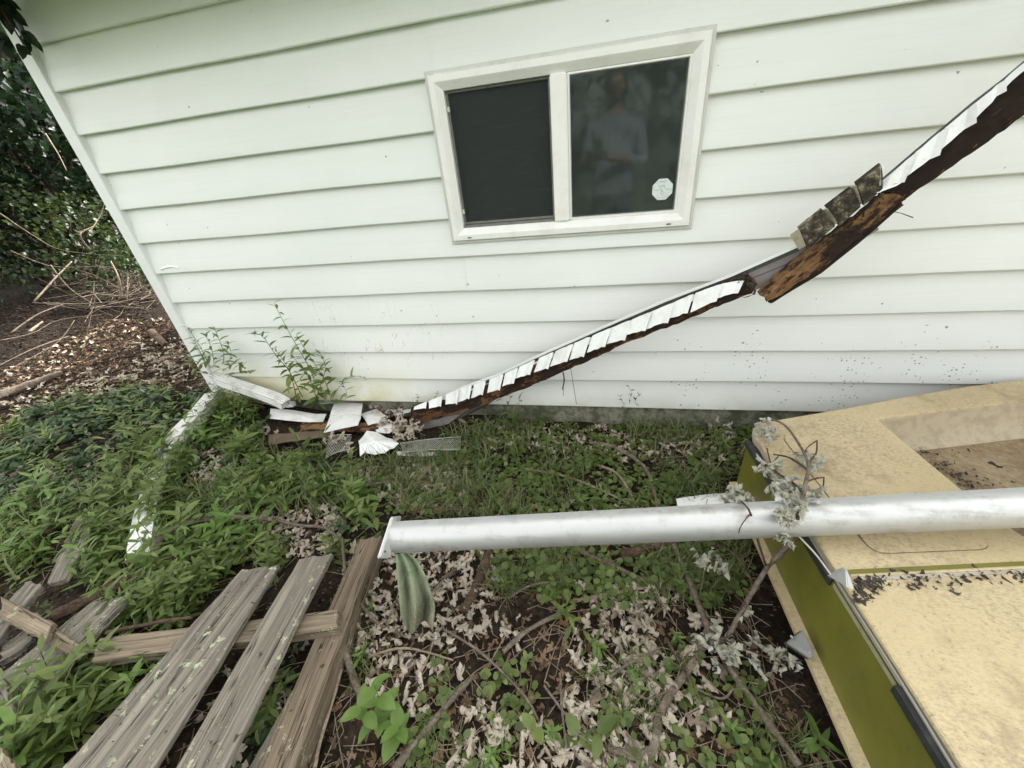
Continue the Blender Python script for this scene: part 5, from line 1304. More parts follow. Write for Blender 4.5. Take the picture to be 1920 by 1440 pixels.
for tw_, r_ in (([(1440, 1062, 0.10), (1470, 1040, 0.16), (1500, 1010, 0.21), (1540, 990, 0.24)], 2.6), ([(1506, 925, 0.335), (1480, 900, 0.29), (1450, 880, 0.25), (1438, 840, 0.22)], 2.4), ([(1513, 880, 0.31), (1480, 858, 0.26), (1450, 852, 0.23)], 2.2),
                ([(1515, 868, 0.3), (1530, 850, 0.24), (1532, 826, 0.25)], 2.0), ([(1508, 905, 0.335), (1530, 897, 0.27), (1545, 895, 0.25)], 2.0), ([(1545, 895, 0.25), (1543, 918, 0.22), (1535, 935, 0.21)], 1.4), ([(1532, 826, 0.25), (1515, 838, 0.24), (1505, 855, 0.23)], 1.4),
                ([(1436, 1060, 0.1), (1420, 1010, 0.2), (1408, 965, 0.30), (1398, 948, 0.32), (1380, 930, 0.24)], 2.6), ([(1416, 1105, 0.03), (1395, 1060, 0.0), (1365, 1030, -0.02), (1330, 1020, -0.03)], 2.2), ([(1398, 1128, 0.0), (1380, 1160, -0.04), (1395, 1150, -0.02)], 2.0),
                ([(1405, 965, .30), (1390, 985, .29), (1385, 1000, .26)], 1.2), ([(1460, 855, .25), (1448, 870, .24), (1440, 900, .2)], 1.2)):
    mb = MB(); px_tube(mb, tw_, r_, 6, 10, 0.5); mb.build('twig', MAT['bark_dark'], db, smooth=True)
for (px, py, z, rp, n, s) in ((1432, 805, 0.235, 26, 13, 0.036), (1448, 880, 0.235, 26, 14, 0.036), (1518, 862, 0.235, 26, 14, 0.034), (1480, 925, 0.29, 34, 18, 0.042), (1520, 925, 0.25, 24, 10, 0.038), (1470, 965, 0.32, 24, 12, 0.038), (1498, 945, 0.315, 26, 12, 0.038), (1470, 1000, 0.26, 18, 9, 0.032)):
    cluster(db, px, py, z, rp, int(n * 1.5), s * 1.06, int(px + py))
cluster(db, 1335, 1048, 0.0, 34, 15, 0.040, 5, 0.8); cluster(db, 1395, 1145, -0.03, 18, 6, 0.038, 6, 0.7)
kn = empty('leaf_knot', at(1384, 938, 0.24), 'wrung knot of pale dry leaves lying over the mast beside the white scrap', 'leaves')
cluster(kn, 1380, 932, 0.25, 24, 22, 0.040, 77, 0.2); cluster(kn, 1392, 950, 0.28, 18, 10, 0.036, 78, 0.2)
sp1 = empty('dry_leaf_sprig', ground_at(1350, 1215, 0.0), 'sprig of silvery dry leaves lying at the joint of the long stick', 'sprig')
mb = MB(); px_tube(mb, [(1330, 1180, -0.06), (1360, 1200, -0.04), (1420, 1225, -0.05), (1470, 1245, -0.06)], 2.4, 6, 10, 0.5); mb.build('stem', MAT['bark_dark'], sp1)
cluster(sp1, 1350, 1212, -0.06, 40, 22, 0.048, 9, 0.6); cluster(sp1, 1430, 1225, -0.07, 36, 15, 0.040, 10, 0.7); cluster(sp1, 1470, 1245, -0.08, 24, 8, 0.036, 12, 0.6)
sp2 = empty('dry_leaf_sprig', ground_at(1360, 805, 0.0), 'small sprig of silvery dry leaves in the grass at the foundation left of the boat', 'sprig')
mb = MB(); px_tube(mb, [(1335, 795, -0.09), (1350, 800, -0.085), (1372, 815, -0.09)], 1.6, 5, 6, 0.5); mb.build('stem', MAT['bark_dark'], sp2)
cluster(sp2, 1355, 803, -0.085, 26, 9, 0.040, 13, 0.6)
dc = empty('leaf_heap', ground_at(748, 800, 0.02), 'heap of pale dry leaves caught at the foot of the collapsed fascia', 'leaves')
DRYP = [arr_mesh('pale_leaf', *MAPLES[i], MAT['dry']) for i in (2, 4, 5, 7, 8, 10, 11, 13)]
for (px, py, rp, n) in ((745, 785, 34, 34), (715, 772, 26, 16), (752, 815, 22, 18), (640, 828, 28, 14), (770, 800, 18, 10)):
    for k in range(n):
        p = ground_at(px + random.gauss(0, rp * .55), py + random.gauss(0, rp * .4), random.uniform(0.05, 0.085))
        leaf_ob(dc, DRYP[k % 8], p, random.uniform(0, 6.28), random.gauss(-.2, .4), random.gauss(0, .6), random.uniform(0.032, 0.052))

# ================================================================== single plants
LM = {}
def leafmesh(kind, mat):
    if (kind, mat) not in LM:
        if kind == 'lance': ms = [arr_mesh('leaf', *lance(1, w, d), MAT[mat]) for w, d in ((0.24, 0.15), (0.28, 0.35), (0.22, 0.55))]
        elif kind == 'narrow': ms = [arr_mesh('leaf', *lance(1, w, d), MAT[mat]) for w, d in ((0.25, 0.1), (0.28, 0.35), (0.24, 0.5))]
        elif kind == 'broad': ms = [arr_mesh('leaf', *ovate(1, w, d, 6), MAT[mat]) for w, d in ((0.55, 0.12), (0.62, 0.3), (0.5, 0.4))]
        else: ms = [arr_mesh('leaf', *disc(1, w, c), MAT[mat]) for w, c in ((0.95, 0.15), (0.9, 0.3))]
        LM[(kind, mat)] = ms
    return LM[(kind, mat)]
def plant(stems, label, kind='lance', mat='weed', n=12, size=0.06, stem_r=0.0018, name='weed', cat='plant', t0=0.12, spread=0.5, seed=0, tip=0.5):
    """stems: lists of 3D points from the ground up"""
    r = np.random.default_rng(int(abs(stems[0][0][0] * 999 + stems[0][0][1] * 77)) + seed)
    t = empty(name, stems[0][0], label, cat); ms = leafmesh(kind, mat)
    for st_ in stems:
        P = smoothpath(st_, 10) if len(st_) > 2 else [st_[0] + (st_[1] - st_[0]) * k / 10 for k in range(11)]
        mb = MB(); mb.tube(P, [stem_r * (1 - 0.6 * k / 10) for k in range(11)], 5); mb.build('stem', MAT[mat], t, smooth=True)
        yaw = r.uniform(0, 6.28)
        for k in range(n):
            u = t0 + (1 - t0) * k / max(1, n - 1); i = min(9, int(u * 10)); p = P[i] + (P[i + 1] - P[i]) * (u * 10 - i)
            yaw += 2.4 + r.normal(0, 0.25)
            s = size * (1 - (1 - tip) * u ** 1.5) * r.uniform(0.8, 1.15)
            leaf_ob(t, ms[r.integers(0, len(ms))], p, yaw, r.normal(0.25 + spread * (u - 0.4), 0.22), r.normal(0, .25), s)
    return t
def up(px0, py0, pts, y):
    """stem from the ground at a pixel up through pixels lying on a plane parallel to the wall"""
    g = ground_at(px0, py0, 0.0); return [g] + [aw(px, py, y) for px, py in pts]
g = ground_at(590, 765); yb = min(-0.07, g[1])
plant([up(605, 762, [(585, 700), (560, 655), (535, 610), (514, 568)], -0.10), up(575, 762, [(545, 700), (520, 670), (492, 630), (475, 627)], -0.12), up(625, 762, [(612, 720), (595, 690), (572, 655), (556, 628)], -0.09), up(560, 764, [(550, 720), (540, 690), (520, 660)], -0.11), up(600, 768, [(588, 730), (575, 700), (548, 668)], -0.13), up(585, 768, [(600, 725), (610, 690), (600, 660)], -0.10)],
      'tallest willow leaved weed standing against the siding at the left', 'narrow', 'weed', 22, 0.085, 0.0026, seed=2)
plant([up(615, 765, [(630, 735), (645, 715), (668, 705), (688, 712)], -0.11), up(640, 765, [(650, 740), (640, 715)], -0.10)], 'drooping leafy weed right of the tallest weed by the wall', 'lance', 'weed', 11, 0.075)
plant([up(402, 705, [(390, 680), (375, 650), (350, 612)], -0.10), up(410, 705, [(420, 670), (412, 640), (402, 615)], -0.09), up(405, 705, [(425, 690), (445, 680), (460, 692)], -0.11), up(395, 705, [(380, 670), (365, 640)], -0.14), up(400, 708, [(432, 672), (425, 640)], -0.08), up(415, 710, [(440, 700), (470, 700)], -0.10), up(398, 712, [(370, 690), (352, 668)], -0.14), up(405, 712, [(398, 660), (385, 628)], -0.09)],
      'bushy weed growing at the foot of the white corner post', 'narrow', 'weed', 15, 0.08, 0.0024, seed=4)
plant([up(1185, 772, [(1180, 752), (1184, 735), (1176, 722)], -0.06), up(1178, 775, [(1168, 755), (1162, 742)], -0.06), up(1190, 775, [(1192, 750), (1200, 738)], -0.06)], 'small dark seedling in front of the concrete base below the fly specks', 'lance', 'ivy', 8, 0.028, 0.0011)
plant([up(955, 800, [(952, 770), (957, 742)], -0.12), up(965, 800, [(972, 760), (976, 740)], -0.11)], 'weed with drooping leaves behind the foot of the collapsed fascia', 'lance', 'weed', 9, 0.042, 0.0016)
plant([up(822, 748, [(818, 742), (820, 735)], -0.06), up(785, 752, [(782, 746)] + [(784, 740)], -0.06)], 'bright rosette of leaves peeping over the collapsed fascia foot', 'lance', 'weed_bright', 8, 0.034, 0.0012, spread=0.2)
plant([up(833, 835, [(832, 822), (838, 806)], -0.23)], 'weed with hanging leaves just right of the pale leaf heap', 'lance', 'weed', 8, 0.05, 0.0014, spread=-.4)
# seedling in front
def gstem(px, py, h, lean=(0, 0)):
    a = ground_at(px, py); return [a, a + np.array([lean[0] * .5, lean[1] * .5, h * .55]), a + np.array([lean[0], lean[1], h])]
plant([gstem(735, 1370, 0.20, (0.0, 0.02)), gstem(725, 1375, 0.13, (-0.03, 0.0)), gstem(745, 1385, 0.12, (0.04, -0.01))], 'broad leaved bright green seedling standing near the bottom middle', 'broad', 'weed_bright', 7, 0.062, 0.0022, t0=0.4, spread=0.5, tip=0.75)
plant([gstem(1085, 1385, 0.02)], 'toothed oval leaf rosette in the litter at the bottom middle', 'broad', 'weed', 3, 0.05, 0.0015, t0=0.6, spread=0.2, tip=1)
plant([gstem(1005, 1372, 0.025)], 'single upright oval green leaf left of the toothed rosette', 'broad', 'weed', 2, 0.055, 0.0015, t0=0.9, tip=1)
plant([gstem(1121, 1385, 0.03)], 'larger oval green leaf right of the toothed rosette', 'broad', 'weed', 2, 0.058, 0.0015, t0=0.9, tip=1)
plant([gstem(1040, 1085, 0.06, (0.01, 0)), gstem(1020, 1070, 0.05), gstem(1000, 1055, 0.05)], 'upright spinach like weed below the middle of the mast', 'broad', 'weed', 5, 0.042, 0.0015, tip=0.8)
plant([gstem(955, 1060, 0.05), gstem(945, 1080, 0.04)], 'leafy weed right of the thick dark stick', 'broad', 'weed', 6, 0.036, 0.0014, tip=.8)
plant([gstem(1055, 1160, 0.10, (0.02, 0.0)), gstem(1075, 1180, 0.09, (-0.02, .01))], 'spiky weed in the middle of the pale litter', 'narrow', 'weed', 8, 0.055, 0.0015)
plant([gstem(1100, 1215, 0.06, (0.03, 0))], 'reddish stemmed weed with long leaves right of the litter middle', 'narrow', 'weed', 6, 0.062, 0.0015, spread=0.1)
plant([gstem(1525, 1395, 0.05), gstem(1532, 1405, 0.04)], 'four leaved weed in the dark strip beside the boat foot', 'lance', 'weed_bright', 5, 0.06, 0.0016, spread=0.1, tip=.9)
plant([gstem(1270, 1110, 0.05), gstem(1335, 1090, 0.05)], 'pair of oval leaved weeds between the twigs near the boat', 'broad', 'weed', 5, 0.04, 0.0014)
plant([gstem(300, 1280, 0.10, (-0.02, 0.02)), gstem(270, 1300, 0.12, (0.03, 0)), gstem(330, 1265, 0.08)], 'bright weed growing between the pallet boards and the wide loose board', 'lance', 'weed_bright', 9, 0.072, 0.002)
plant([gstem(120, 1400, 0.14, (0.02, 0.03)), gstem(60, 1430, 0.14, (0, .02)), gstem(160, 1380, 0.12, (.03, 0))], 'lush long leaved weed clump at the bottom left', 'lance', 'weed', 12, 0.085, 0.0024)
plant([gstem(520, 1310, 0.05), gstem(610, 1240, 0.04)], 'ivy like leaves in the gap beside the pallet stringer', 'broad', 'ivy', 5, 0.045, 0.0014)
plant([gstem(690, 1120, 0.05), gstem(700, 1150, 0.04)], 'small bright weed between the stringer and the sailcloth', 'broad', 'weed_bright', 5, 0.038, 0.0014)
plant([gstem(222, 890, 0.28, (-0.03, 0.02)), gstem(235, 900, 0.2, (.02, 0))], 'tall upright weed standing out of the ground ivy at the left', 'lance', 'weed', 10, 0.075, 0.002)
plant([gstem(320, 745, 0.10), gstem(305, 740, 0.12), gstem(335, 748, 0.09)], 'light green seedlings on the mulch just below the corner post', 'lance', 'weed_bright', 7, 0.04, 0.0013)
plant([gstem(690, 1010, 0.22, (.02, -.01)), gstem(720, 1000, 0.16, (-.02, 0))], 'tall weed with long leaves standing left of the mast end', 'lance', 'weed', 8, 0.085, 0.002)
plant([gstem(870, 860, 0.05), gstem(930, 870, 0.05), gstem(905, 880, .04)], 'round leaved weed patch below the gutter guard mesh', 'disc', 'weed', 6, 0.04, 0.0012)

# ================================================================== ground cover
def plant_variant(seed, h, n, size, kind, lean=0.25):
    r = np.random.default_rng(seed); Vs = []; Ts = []; o = 0
    lf = {'lance': lance(1, 0.26, r.uniform(.05, .25), 0.2, n=5), 'narrow': lance(1, 0.19, 0.25, 0.2, n=5), 'disc': disc(1, .95, .2, 7), 'broad': ovate(1, 0.6, .3, 4)}[kind]
    ln = r.normal(0, lean, 2) * h
    def add(V, T):
        nonlocal o
        Vs.append(V); Ts.append(T + o); o += len(V)
    w = 0.0012
    P = [np.array([ln[0] * u * u, ln[1] * u * u, h * u]) for u in (0, .35, .7, 1)]
    for i in range(3):
        a, b_ = P[i], P[i + 1]
        add(np.array([a + (w, 0, 0), a + (-w * .5, w * .87, 0), a + (-w * .5, -w * .87, 0), b_ + (w, 0, 0), b_ + (-w * .5, w * .87, 0), b_ + (-w * .5, -w * .87, 0)]),
            np.array([(0, 1, 4), (0, 4, 3), (1, 2, 5), (1, 5, 4), (2, 0, 3), (2, 3, 5)]))
    yaw = r.uniform(0, 6.28)
    for k in range(n):
        u = 0.15 + 0.85 * k / max(1, n - 1); p = np.array([ln[0] * u * u, ln[1] * u * u, h * u]); yaw += 2.4 + r.normal(0, .3)
        add(xf(lf[0], yaw, r.normal(0.08 + 0.55 * (u - .4), .22), r.normal(0, .22), size * (1 - .4 * u ** 2) * r.uniform(.75, 1.35), p), lf[1])
    return np.vstack(Vs), np.vstack(Ts)
def rosette(seed, n, size, kind, h=0.03, spread=0.05):
    r = np.random.default_rng(seed); Vs = []; Ts = []; o = 0; lf = disc(1, .95, .22, 7) if kind == 'disc' else ovate(1, .66, .25, 4)
    for k in range(n):
        a = r.uniform(0, 6.28); d = spread * math.sqrt(r.random()); p = np.array([d * math.cos(a), d * math.sin(a), h * r.uniform(.3, 1)])
        V = xf(lf[0], r.uniform(0, 6.28), r.normal(0.05, .25), r.normal(0, .25), size * r.uniform(.6, 1.2), p); Vs.append(V); Ts.append(lf[1] + o); o += len(V)
    return np.vstack(Vs), np.vstack(Ts)
def tuft(seed, n, h):
    r = np.random.default_rng(seed); Vs = []; Ts = []; o = 0
    for k in range(n):
        a = r.uniform(0, 6.28); b0 = np.array([r.normal(0, .012), r.normal(0, .012), 0]); l = h * r.uniform(.5, 1.2); out = l * r.uniform(.25, 1.1); w = r.uniform(.0012, .0026)
        d = np.array([math.cos(a), math.sin(a), 0]); s = np.array([-d[1], d[0], 0]) * w; V = []
        for u in (0, .4, .75, 1.0):
            c = b0 + d * out * u * u + np.array([0, 0, l * (u - .45 * u * u * (out / l))]); ww = s * (1 - u * .9); V += [c - ww, c + ww]
        Vs.append(np.array(V)); T = []
        for i in range(3): T += [(2 * i, 2 * i + 1, 2 * i + 3), (2 * i, 2 * i + 3, 2 * i + 2)]
        Ts.append(np.array(T) + o); o += 8
    return np.vstack(Vs), np.vstack(Ts)
def free(x, y, margin=0.0):
    return (y < -0.035 - margin) & ~((x > 2.83 - margin) & (y < -0.36 + margin) & (y > -1.62)) | (x < -0.02)
def scatter(polys, n, variants, soup, smin, smax, seed, dz=0.0, tilt=0.12, zone=(-3.2, 3.4, -2.2, 2.2), clump=None, excl=True):
    """world-uniform points whose place in the yard falls inside the surveyed outlines"""
    r = np.random.default_rng(seed); got = 0; tries = 0
    while got < n and tries < 60:
        tries += 1; x = r.uniform(zone[0], zone[1], 6000); y = r.uniform(zone[2], zone[3], 6000); z = gz(x, y)
        v = np.stack([x, y, z], 1) - CAM; w = v @ FWD; ok = w > 0.15; w = np.where(ok, w, 1)
        px = 960 + F_PX * (v @ CR) / w; py = 720 - F_PX * (v @ CU) / w
        m = np.zeros(len(x), bool)
        for poly in polys: m |= in_poly(px, py, poly)
        m &= ok & free(x, y)
        m &= ~((x > 0.03) & (y > -0.03))
        if excl:
            for poly in EXCL: m &= ~in_poly(px, py, poly)
        if clump is not None: m &= (vnoise(x, y, clump[0], clump[2]) + r.normal(0, 0.08, len(x))) > clump[1]
        for i in np.nonzero(m)[0]:
            if got >= n: break
            V, T = variants[r.integers(0, len(variants))]
            soup.add(xf(V, r.uniform(0, 6.28), r.normal(0, tilt), r.normal(0, tilt), r.uniform(smin, smax), (x[i], y[i], z[i] + dz)), T); got += 1
    return got
EXCL = [[(365, 845), (430, 845), (440, 912), (368, 915)], [(145, 868), (220, 862), (208, 922), (138, 935)], [(-50, 890), (62, 895), (52, 962), (-50, 975)], [(490, 962), (640, 962), (655, 1030), (560, 1040), (500, 1010)], [(395, 735), (425, 745), (352, 842), (322, 842), (332, 800)], [(292, 985), (300, 1085), (242, 1085), (262, 985)],      # the long downspout
        [(143, 965), (200, 952), (140, 1100), (70, 1110)], [(165, 1120), (255, 1112), (150, 1270), (0, 1420), (0, 1240)], [(-60, 1110), (20, 1110), (180, 1215), (150, 1260), (-60, 1170)],
        [(440, 1060), (530, 1050), (300, 1500), (60, 1500)], [(550, 1040), (640, 1030), (430, 1500), (290, 1500)], [(660, 1000), (730, 1000), (600, 1500), (460, 1500)],
        [(150, 1195), (640, 1135), (645, 1190), (170, 1260)], [(495, 750), (760, 745), (760, 860), (600, 870), (495, 845)]]
PV = [plant_variant(s, h, n, sz, 'lance') for s, h, n, sz in ((1, .10, 10, .062), (2, .14, 12, .066), (3, .18, 14, .066), (4, .07, 8, .058), (5, .12, 11, .072), (6, .06, 7, .055), (7, .15, 13, .06), (8, .09, 9, .075))]
PB = [plant_variant(s, h, n, sz, 'broad') for s, h, n, sz in ((71, .07, 7, .045), (72, .10, 9, .05), (73, .05, 6, .04))]
PN = [plant_variant(s, h, n, sz, 'narrow') for s, h, n, sz in ((11, .16, 15, .05), (12, .2, 18, .052), (13, .11, 11, .05))]
RI = [rosette(s, 8, .036, 'broad', .05, .055) for s in range(20, 26)]
RC = [rosette(s, 9, .018, 'disc', .022, .035) for s in range(30, 36)]
RB = [rosette(s, 6, .034, 'broad', .025, .03) for s in range(40, 46)]
TU = [tuft(s, 13, h) for s, h in zip(range(50, 58), (.05, .07, .06, .09, .05, .08, .065, .075))]
W1 = [(372, 790), (430, 770), (505, 800), (560, 850), (650, 900), (735, 950), (680, 990), (560, 1040), (455, 1060), (330, 1110), (245, 1110), (120, 1070), (0, 1060), (-250, 1060), (-250, 960), (60, 930), (200, 880), (300, 830)]
W1b = [(-250, 1120), (0, 1180), (250, 1110), (460, 1080), (420, 1130), (330, 1175), (170, 1190), (0, 1120)]
W2 = [(-200, 1400), (0, 1390), (130, 1250), (250, 1190), (370, 1175), (320, 1290), (180, 1440), (60, 1560), (-200, 1560)]
W3 = [(60, 770), (250, 735), (390, 745), (360, 800), (280, 860), (150, 930), (0, 970), (-250, 990), (-250, 880), (0, 850)]
W4 = [(480, 755), (640, 745), (760, 755), (760, 775), (640, 765), (520, 775)]
W5 = [(420, 735), (520, 770), (500, 800), (420, 790)]
G1 = [(640, 880), (760, 860), (900, 800), (1100, 790), (1420, 800), (1405, 960), (1260, 985), (900, 975), (740, 960)]
G2 = [(880, 1030), (1420, 1010), (1440, 1060), (1320, 1150), (1180, 1130), (950, 1130)]
G3 = [(640, 1200), (900, 1200), (1300, 1200), (1560, 1400), (1700, 1600), (500, 1600)]
GP = [(430, 1180), (560, 1120), (640, 1200), (600, 1440), (520, 1600), (300, 1500)]
s = Soup(); n1 = scatter([W1], 215, PV, s, .7, 1.3, 1, clump=(.2, -.04, 40)); scatter([W1b], 45, PV, s, .7, 1.1, 2); scatter([W2], 120, PV, s, .8, 1.3, 3); scatter([W5], 35, PN, s, .7, 1.1, 4)
scatter([W3], 60, PV, s, .7, 1.2, 5); scatter([G1], 40, PV, s, .4, .8, 6, clump=(.3, .0, 5)); scatter([W4], 12, PN, s, .5, .9, 7); scatter([GP], 14, PV, s, .4, .7, 8)
scatter([[(285, 850), (345, 850), (318, 990), (262, 990)]], 26, PV, s, .7, 1.1, 61, excl=False); scatter([W1], 60, PB, s, .7, 1.2, 62); scatter([[(330, 1110), (450, 1050), (560, 1030), (650, 1025), (640, 1060), (560, 1080), (440, 1100), (420, 1150), (330, 1190), (230, 1150)]], 75, PV, s, .6, 1.0, 63); scatter([[(-100, 1000), (140, 1010), (90, 1100), (60, 1110), (-100, 1130)]], 34, PV, s, .6, .95, 64)
o = s.build('weeds', MAT['weed'], smooth=False); tag(o, 'dense mass of lance leaved green weeds covering the left of the yard', 'weeds', kind='stuff')
s = Soup(); scatter([W1, W2], 130, PV, s, .7, 1.2, 15); scatter([G2, G3], 26, PV, s, .3, .55, 16)
o = s.build('young_weeds', MAT['weed_bright'], smooth=False); tag(o, 'brighter young weed shoots among the dense weeds', 'weeds', kind='stuff')
s = Soup(); scatter([W3], 380, RI, s, .7, 1.25, 21, excl=False, clump=(.2, -.2, 44)); scatter([W1, W1b], 190, RI, s, .7, 1.2, 22, clump=(.25, -.1, 41)); scatter([W2, GP], 40, RI, s, .6, 1.0, 23)
o = s.build('ground_ivy', MAT['ivy']); tag(o, 'dark ground ivy carpet at the left of the yard', 'ivy', kind='stuff')
s = Soup(); scatter([G1], 290, RC, s, .8, 1.5, 31, clump=(.22, -.0, 6)); scatter([G1], 150, RB, s, .6, 1.3, 32, clump=(.2, .05, 7)); scatter([G2], 85, RC, s, .8, 1.5, 33, clump=(.16, .06, 8)); scatter([G2], 40, RB, s, .6, 1.3, 34)
scatter([G3], 70, RC, s, .7, 1.3, 35, clump=(.14, .1, 9)); scatter([G3], 34, RB, s, .6, 1.3, 36); scatter([W1], 90, RC, s, .8, 1.4, 37)
o = s.build('clover', MAT['weed']); tag(o, 'low clover and round leaved seedlings in the grass', 'clover', kind='stuff')
s = Soup(); scatter([G1], 330, TU, s, .7, 1.7, 41, clump=(.22, -.04, 10)); scatter([G2], 130, TU, s, .6, 1.2, 42, clump=(.2, -.05, 11)); scatter([G3], 110, TU, s, .5, 1.0, 43, clump=(.2, .05, 12)); scatter([W1, W2, W1b], 330, TU, s, 1.0, 2.2, 44)
o = s.build('grass', MAT['grass']); tag(o, 'thin uneven grass below the foundation and around the mast', 'grass', kind='stuff')

r_ = np.random.default_rng(404); s = Soup()
CH = [(np.array([(-.5, -.14, 0), (.5, -.1, .05), (.45, .14, 0), (-.45, .12, .06), (-.5, -.14, -.12), (.5, -.1, -.1), (.45, .14, -.12), (-.45, .12, -.1)]), np.array([(0, 1, 2), (0, 2, 3), (0, 4, 5), (0, 5, 1), (1, 5, 6), (1, 6, 2), (2, 6, 7), (2, 7, 3), (3, 7, 4), (3, 4, 0)]))]
scatter([[(-300, 1100), (-300, 560), (340, 560), (420, 720), (330, 790), (60, 900)]], 4200, CH, s, .012, .05, 405, .006, .35, (-4.2, 0.2, -1.2, 2.4), None, False)
scatter([[(600, 1000), (1500, 1000), (1700, 1600), (500, 1600)], [(640, 860), (900, 800), (1400, 790), (1400, 960), (720, 960)], [(0, 1000), (640, 860), (640, 1040), (0, 1500)]], 1500, CH, s, .008, .032, 406, .004, .35, (-1, 3.2, -2.2, 0), None, False)
o = s.build('mulch_chips', MAT['chip'], smooth=False); tag(o, 'dark bark mulch chips and crumbs over the soil', 'mulch', kind='stuff')

# ================================================================== leaf litter
LA = [(640, 1030), (720, 1020), (800, 1030), (950, 1040), (930, 1150), (900, 1260), (760, 1260), (650, 1230), (640, 1180)]
LB = [(830, 1150), (1010, 1160), (1060, 1100), (1260, 1110), (1330, 1200), (1300, 1300), (1250, 1420), (1150, 1600), (800, 1600), (850, 1350)]
LC = [(640, 1240), (860, 1250), (850, 1440), (780, 1600), (560, 1600), (620, 1400)]
LD = [(1300, 1150), (1500, 1200), (1620, 1440), (1700, 1600), (1200, 1600), (1300, 1300)]
LE = [(480, 960), (640, 950), (660, 1020), (560, 1050), (500, 1020)]
LF = [(0, 760), (250, 690), (340, 640), (400, 720), (330, 740), (200, 745), (60, 790), (0, 850), (-200, 900), (-200, 800)]
LG = [(0, 700), (200, 600), (330, 600), (380, 700), (200, 720), (0, 760), (-200, 800)]
LH = [(340, 820), (430, 800), (440, 900), (360, 920)]
LI = [(0, 890), (300, 830), (260, 950), (0, 1040), (-200, 1060)]
LJ = [(840, 770), (1020, 770), (1400, 790), (1400, 900), (1100, 850), (900, 840)]
LK = [(640, 880), (860, 870), (950, 950), (740, 960)]
LL = [(470, 1180), (640, 1200), (560, 1440), (480, 1600), (300, 1500)]
def litter_points(polys, n, seed, clump=None, zone=(-3.2, 3.0, -2.0, 1.6)):
    r = np.random.default_rng(seed); out = []
    for _ in range(80):
        x = r.uniform(zone[0], zone[1], 5000); y = r.uniform(zone[2], zone[3], 5000); z = gz(x, y); v = np.stack([x, y, z], 1) - CAM; w = v @ FWD; ok = w > .15; w = np.where(ok, w, 1)
        px = 960 + F_PX * (v @ CR) / w; py = 720 - F_PX * (v @ CU) / w; m = np.zeros(5000, bool)
        for p in polys: m |= in_poly(px, py, p)
        m &= ok & free(x, y) & ~((x > 0.03) & (y > -0.03))
        if clump: m &= (vnoise(x, y, clump[0], clump[2]) + r.normal(0, .08, 5000)) > clump[1]
        out += [(x[i], y[i], z[i], px[i], py[i], w[i]) for i in np.nonzero(m)[0]]
        if len(out) >= n: break
    return out[:n]
PTS = []
for polys, n, cl, smin, smax, gk in (([LA], 270, (.2, -.25, 20), .027, .05, 'cloth'), ([LB], 400, (.2, -.2, 21), .025, .054, 'front'), ([LC], 80, (.2, -.05, 22), .034, .055, 'front'), ([LD], 90, (.2, 0, 23), .032, .05, 'boat'), ([LE], 110, None, .034, .05, 'weed'),
                                ([LF], 230, (.3, -.12, 24), .035, .055, 'mulch'), ([LG], 190, (.35, -.05, 25), .035, .055, 'mulch'), ([[(60, 770), (250, 735), (330, 790), (120, 900), (0, 900)]], 90, (.2, -.05, 29), .034, .052, 'weed'), ([W1], 260, (.18, .06, 31), .03, .05, 'weed'), ([LH], 110, None, .035, .05, 'weed'), ([LI], 330, (.25, -.05, 26), .036, .055, 'weed'), ([LJ], 170, (.25, .02, 27), .034, .052, 'wall'), ([G1], 120, (.2, .04, 32), .03, .05, 'wall'), ([LK], 150, (.25, 0, 28), .034, .05, 'wall'), ([LL], 60, None, .034, .05, 'cloth')):
    for p in litter_points(polys, n, len(PTS) + 5, cl): PTS.append((*p, random.uniform(smin, smax), gk))
GL = {'cloth': ('curled pale dry maple leaf on the soil near the pallet end and sailcloth', 'dry leaves near the sailcloth'), 'front': ('curled pale dry maple leaf in the litter at the bottom middle', 'dry leaves at the bottom middle'),
      'boat': ('curled pale dry maple leaf in the dark strip beside the boat', 'dry leaves beside the boat'), 'weed': ('pale dry maple leaf lying among the green weeds', 'dry leaves among the weeds'),
      'mulch': ('pale dry maple leaf on the brown mulch left of the house', 'dry leaves on the mulch'), 'wall': ('pale dry maple leaf in the grass below the wall', 'dry leaves in the grass')}
MARK = [(735, 1310, 'around the broad leaved seedling'), (1235, 1340, 'inside the hook of the curved branch'), (1010, 1170, 'along the thin grey twig'), (1080, 1390, 'around the toothed leaf rosette'), (820, 1350, 'beside the straight brown twig'),
        (1060, 1230, 'below the spiky weed'), (1350, 1230, 'near the silvery sprig'), (890, 1100, 'around the thick dark stick'), (780, 1160, 'at the foot of the sailcloth'), (680, 1170, 'beside the pallet stringer'), (950, 1300, 'just left of the toothed leaf rosette'),
        (1440, 1340, 'in the dark strip along the long stick'), (560, 1350, 'in the gap between the pallet boards'), (1180, 1200, 'in the litter right of the spiky weed'), (920, 1420, 'at the bottom edge of the litter')]
order = sorted(range(len(PTS)), key=lambda i: -PTS[i][6] / PTS[i][5] * (1 if 0 < PTS[i][3] < 1920 and 0 < PTS[i][4] < 1440 else 0))
LMESH = [arr_mesh('dry_leaf', V, T, MAT['dry']) for V, T in MAPLES]
s = Soup()
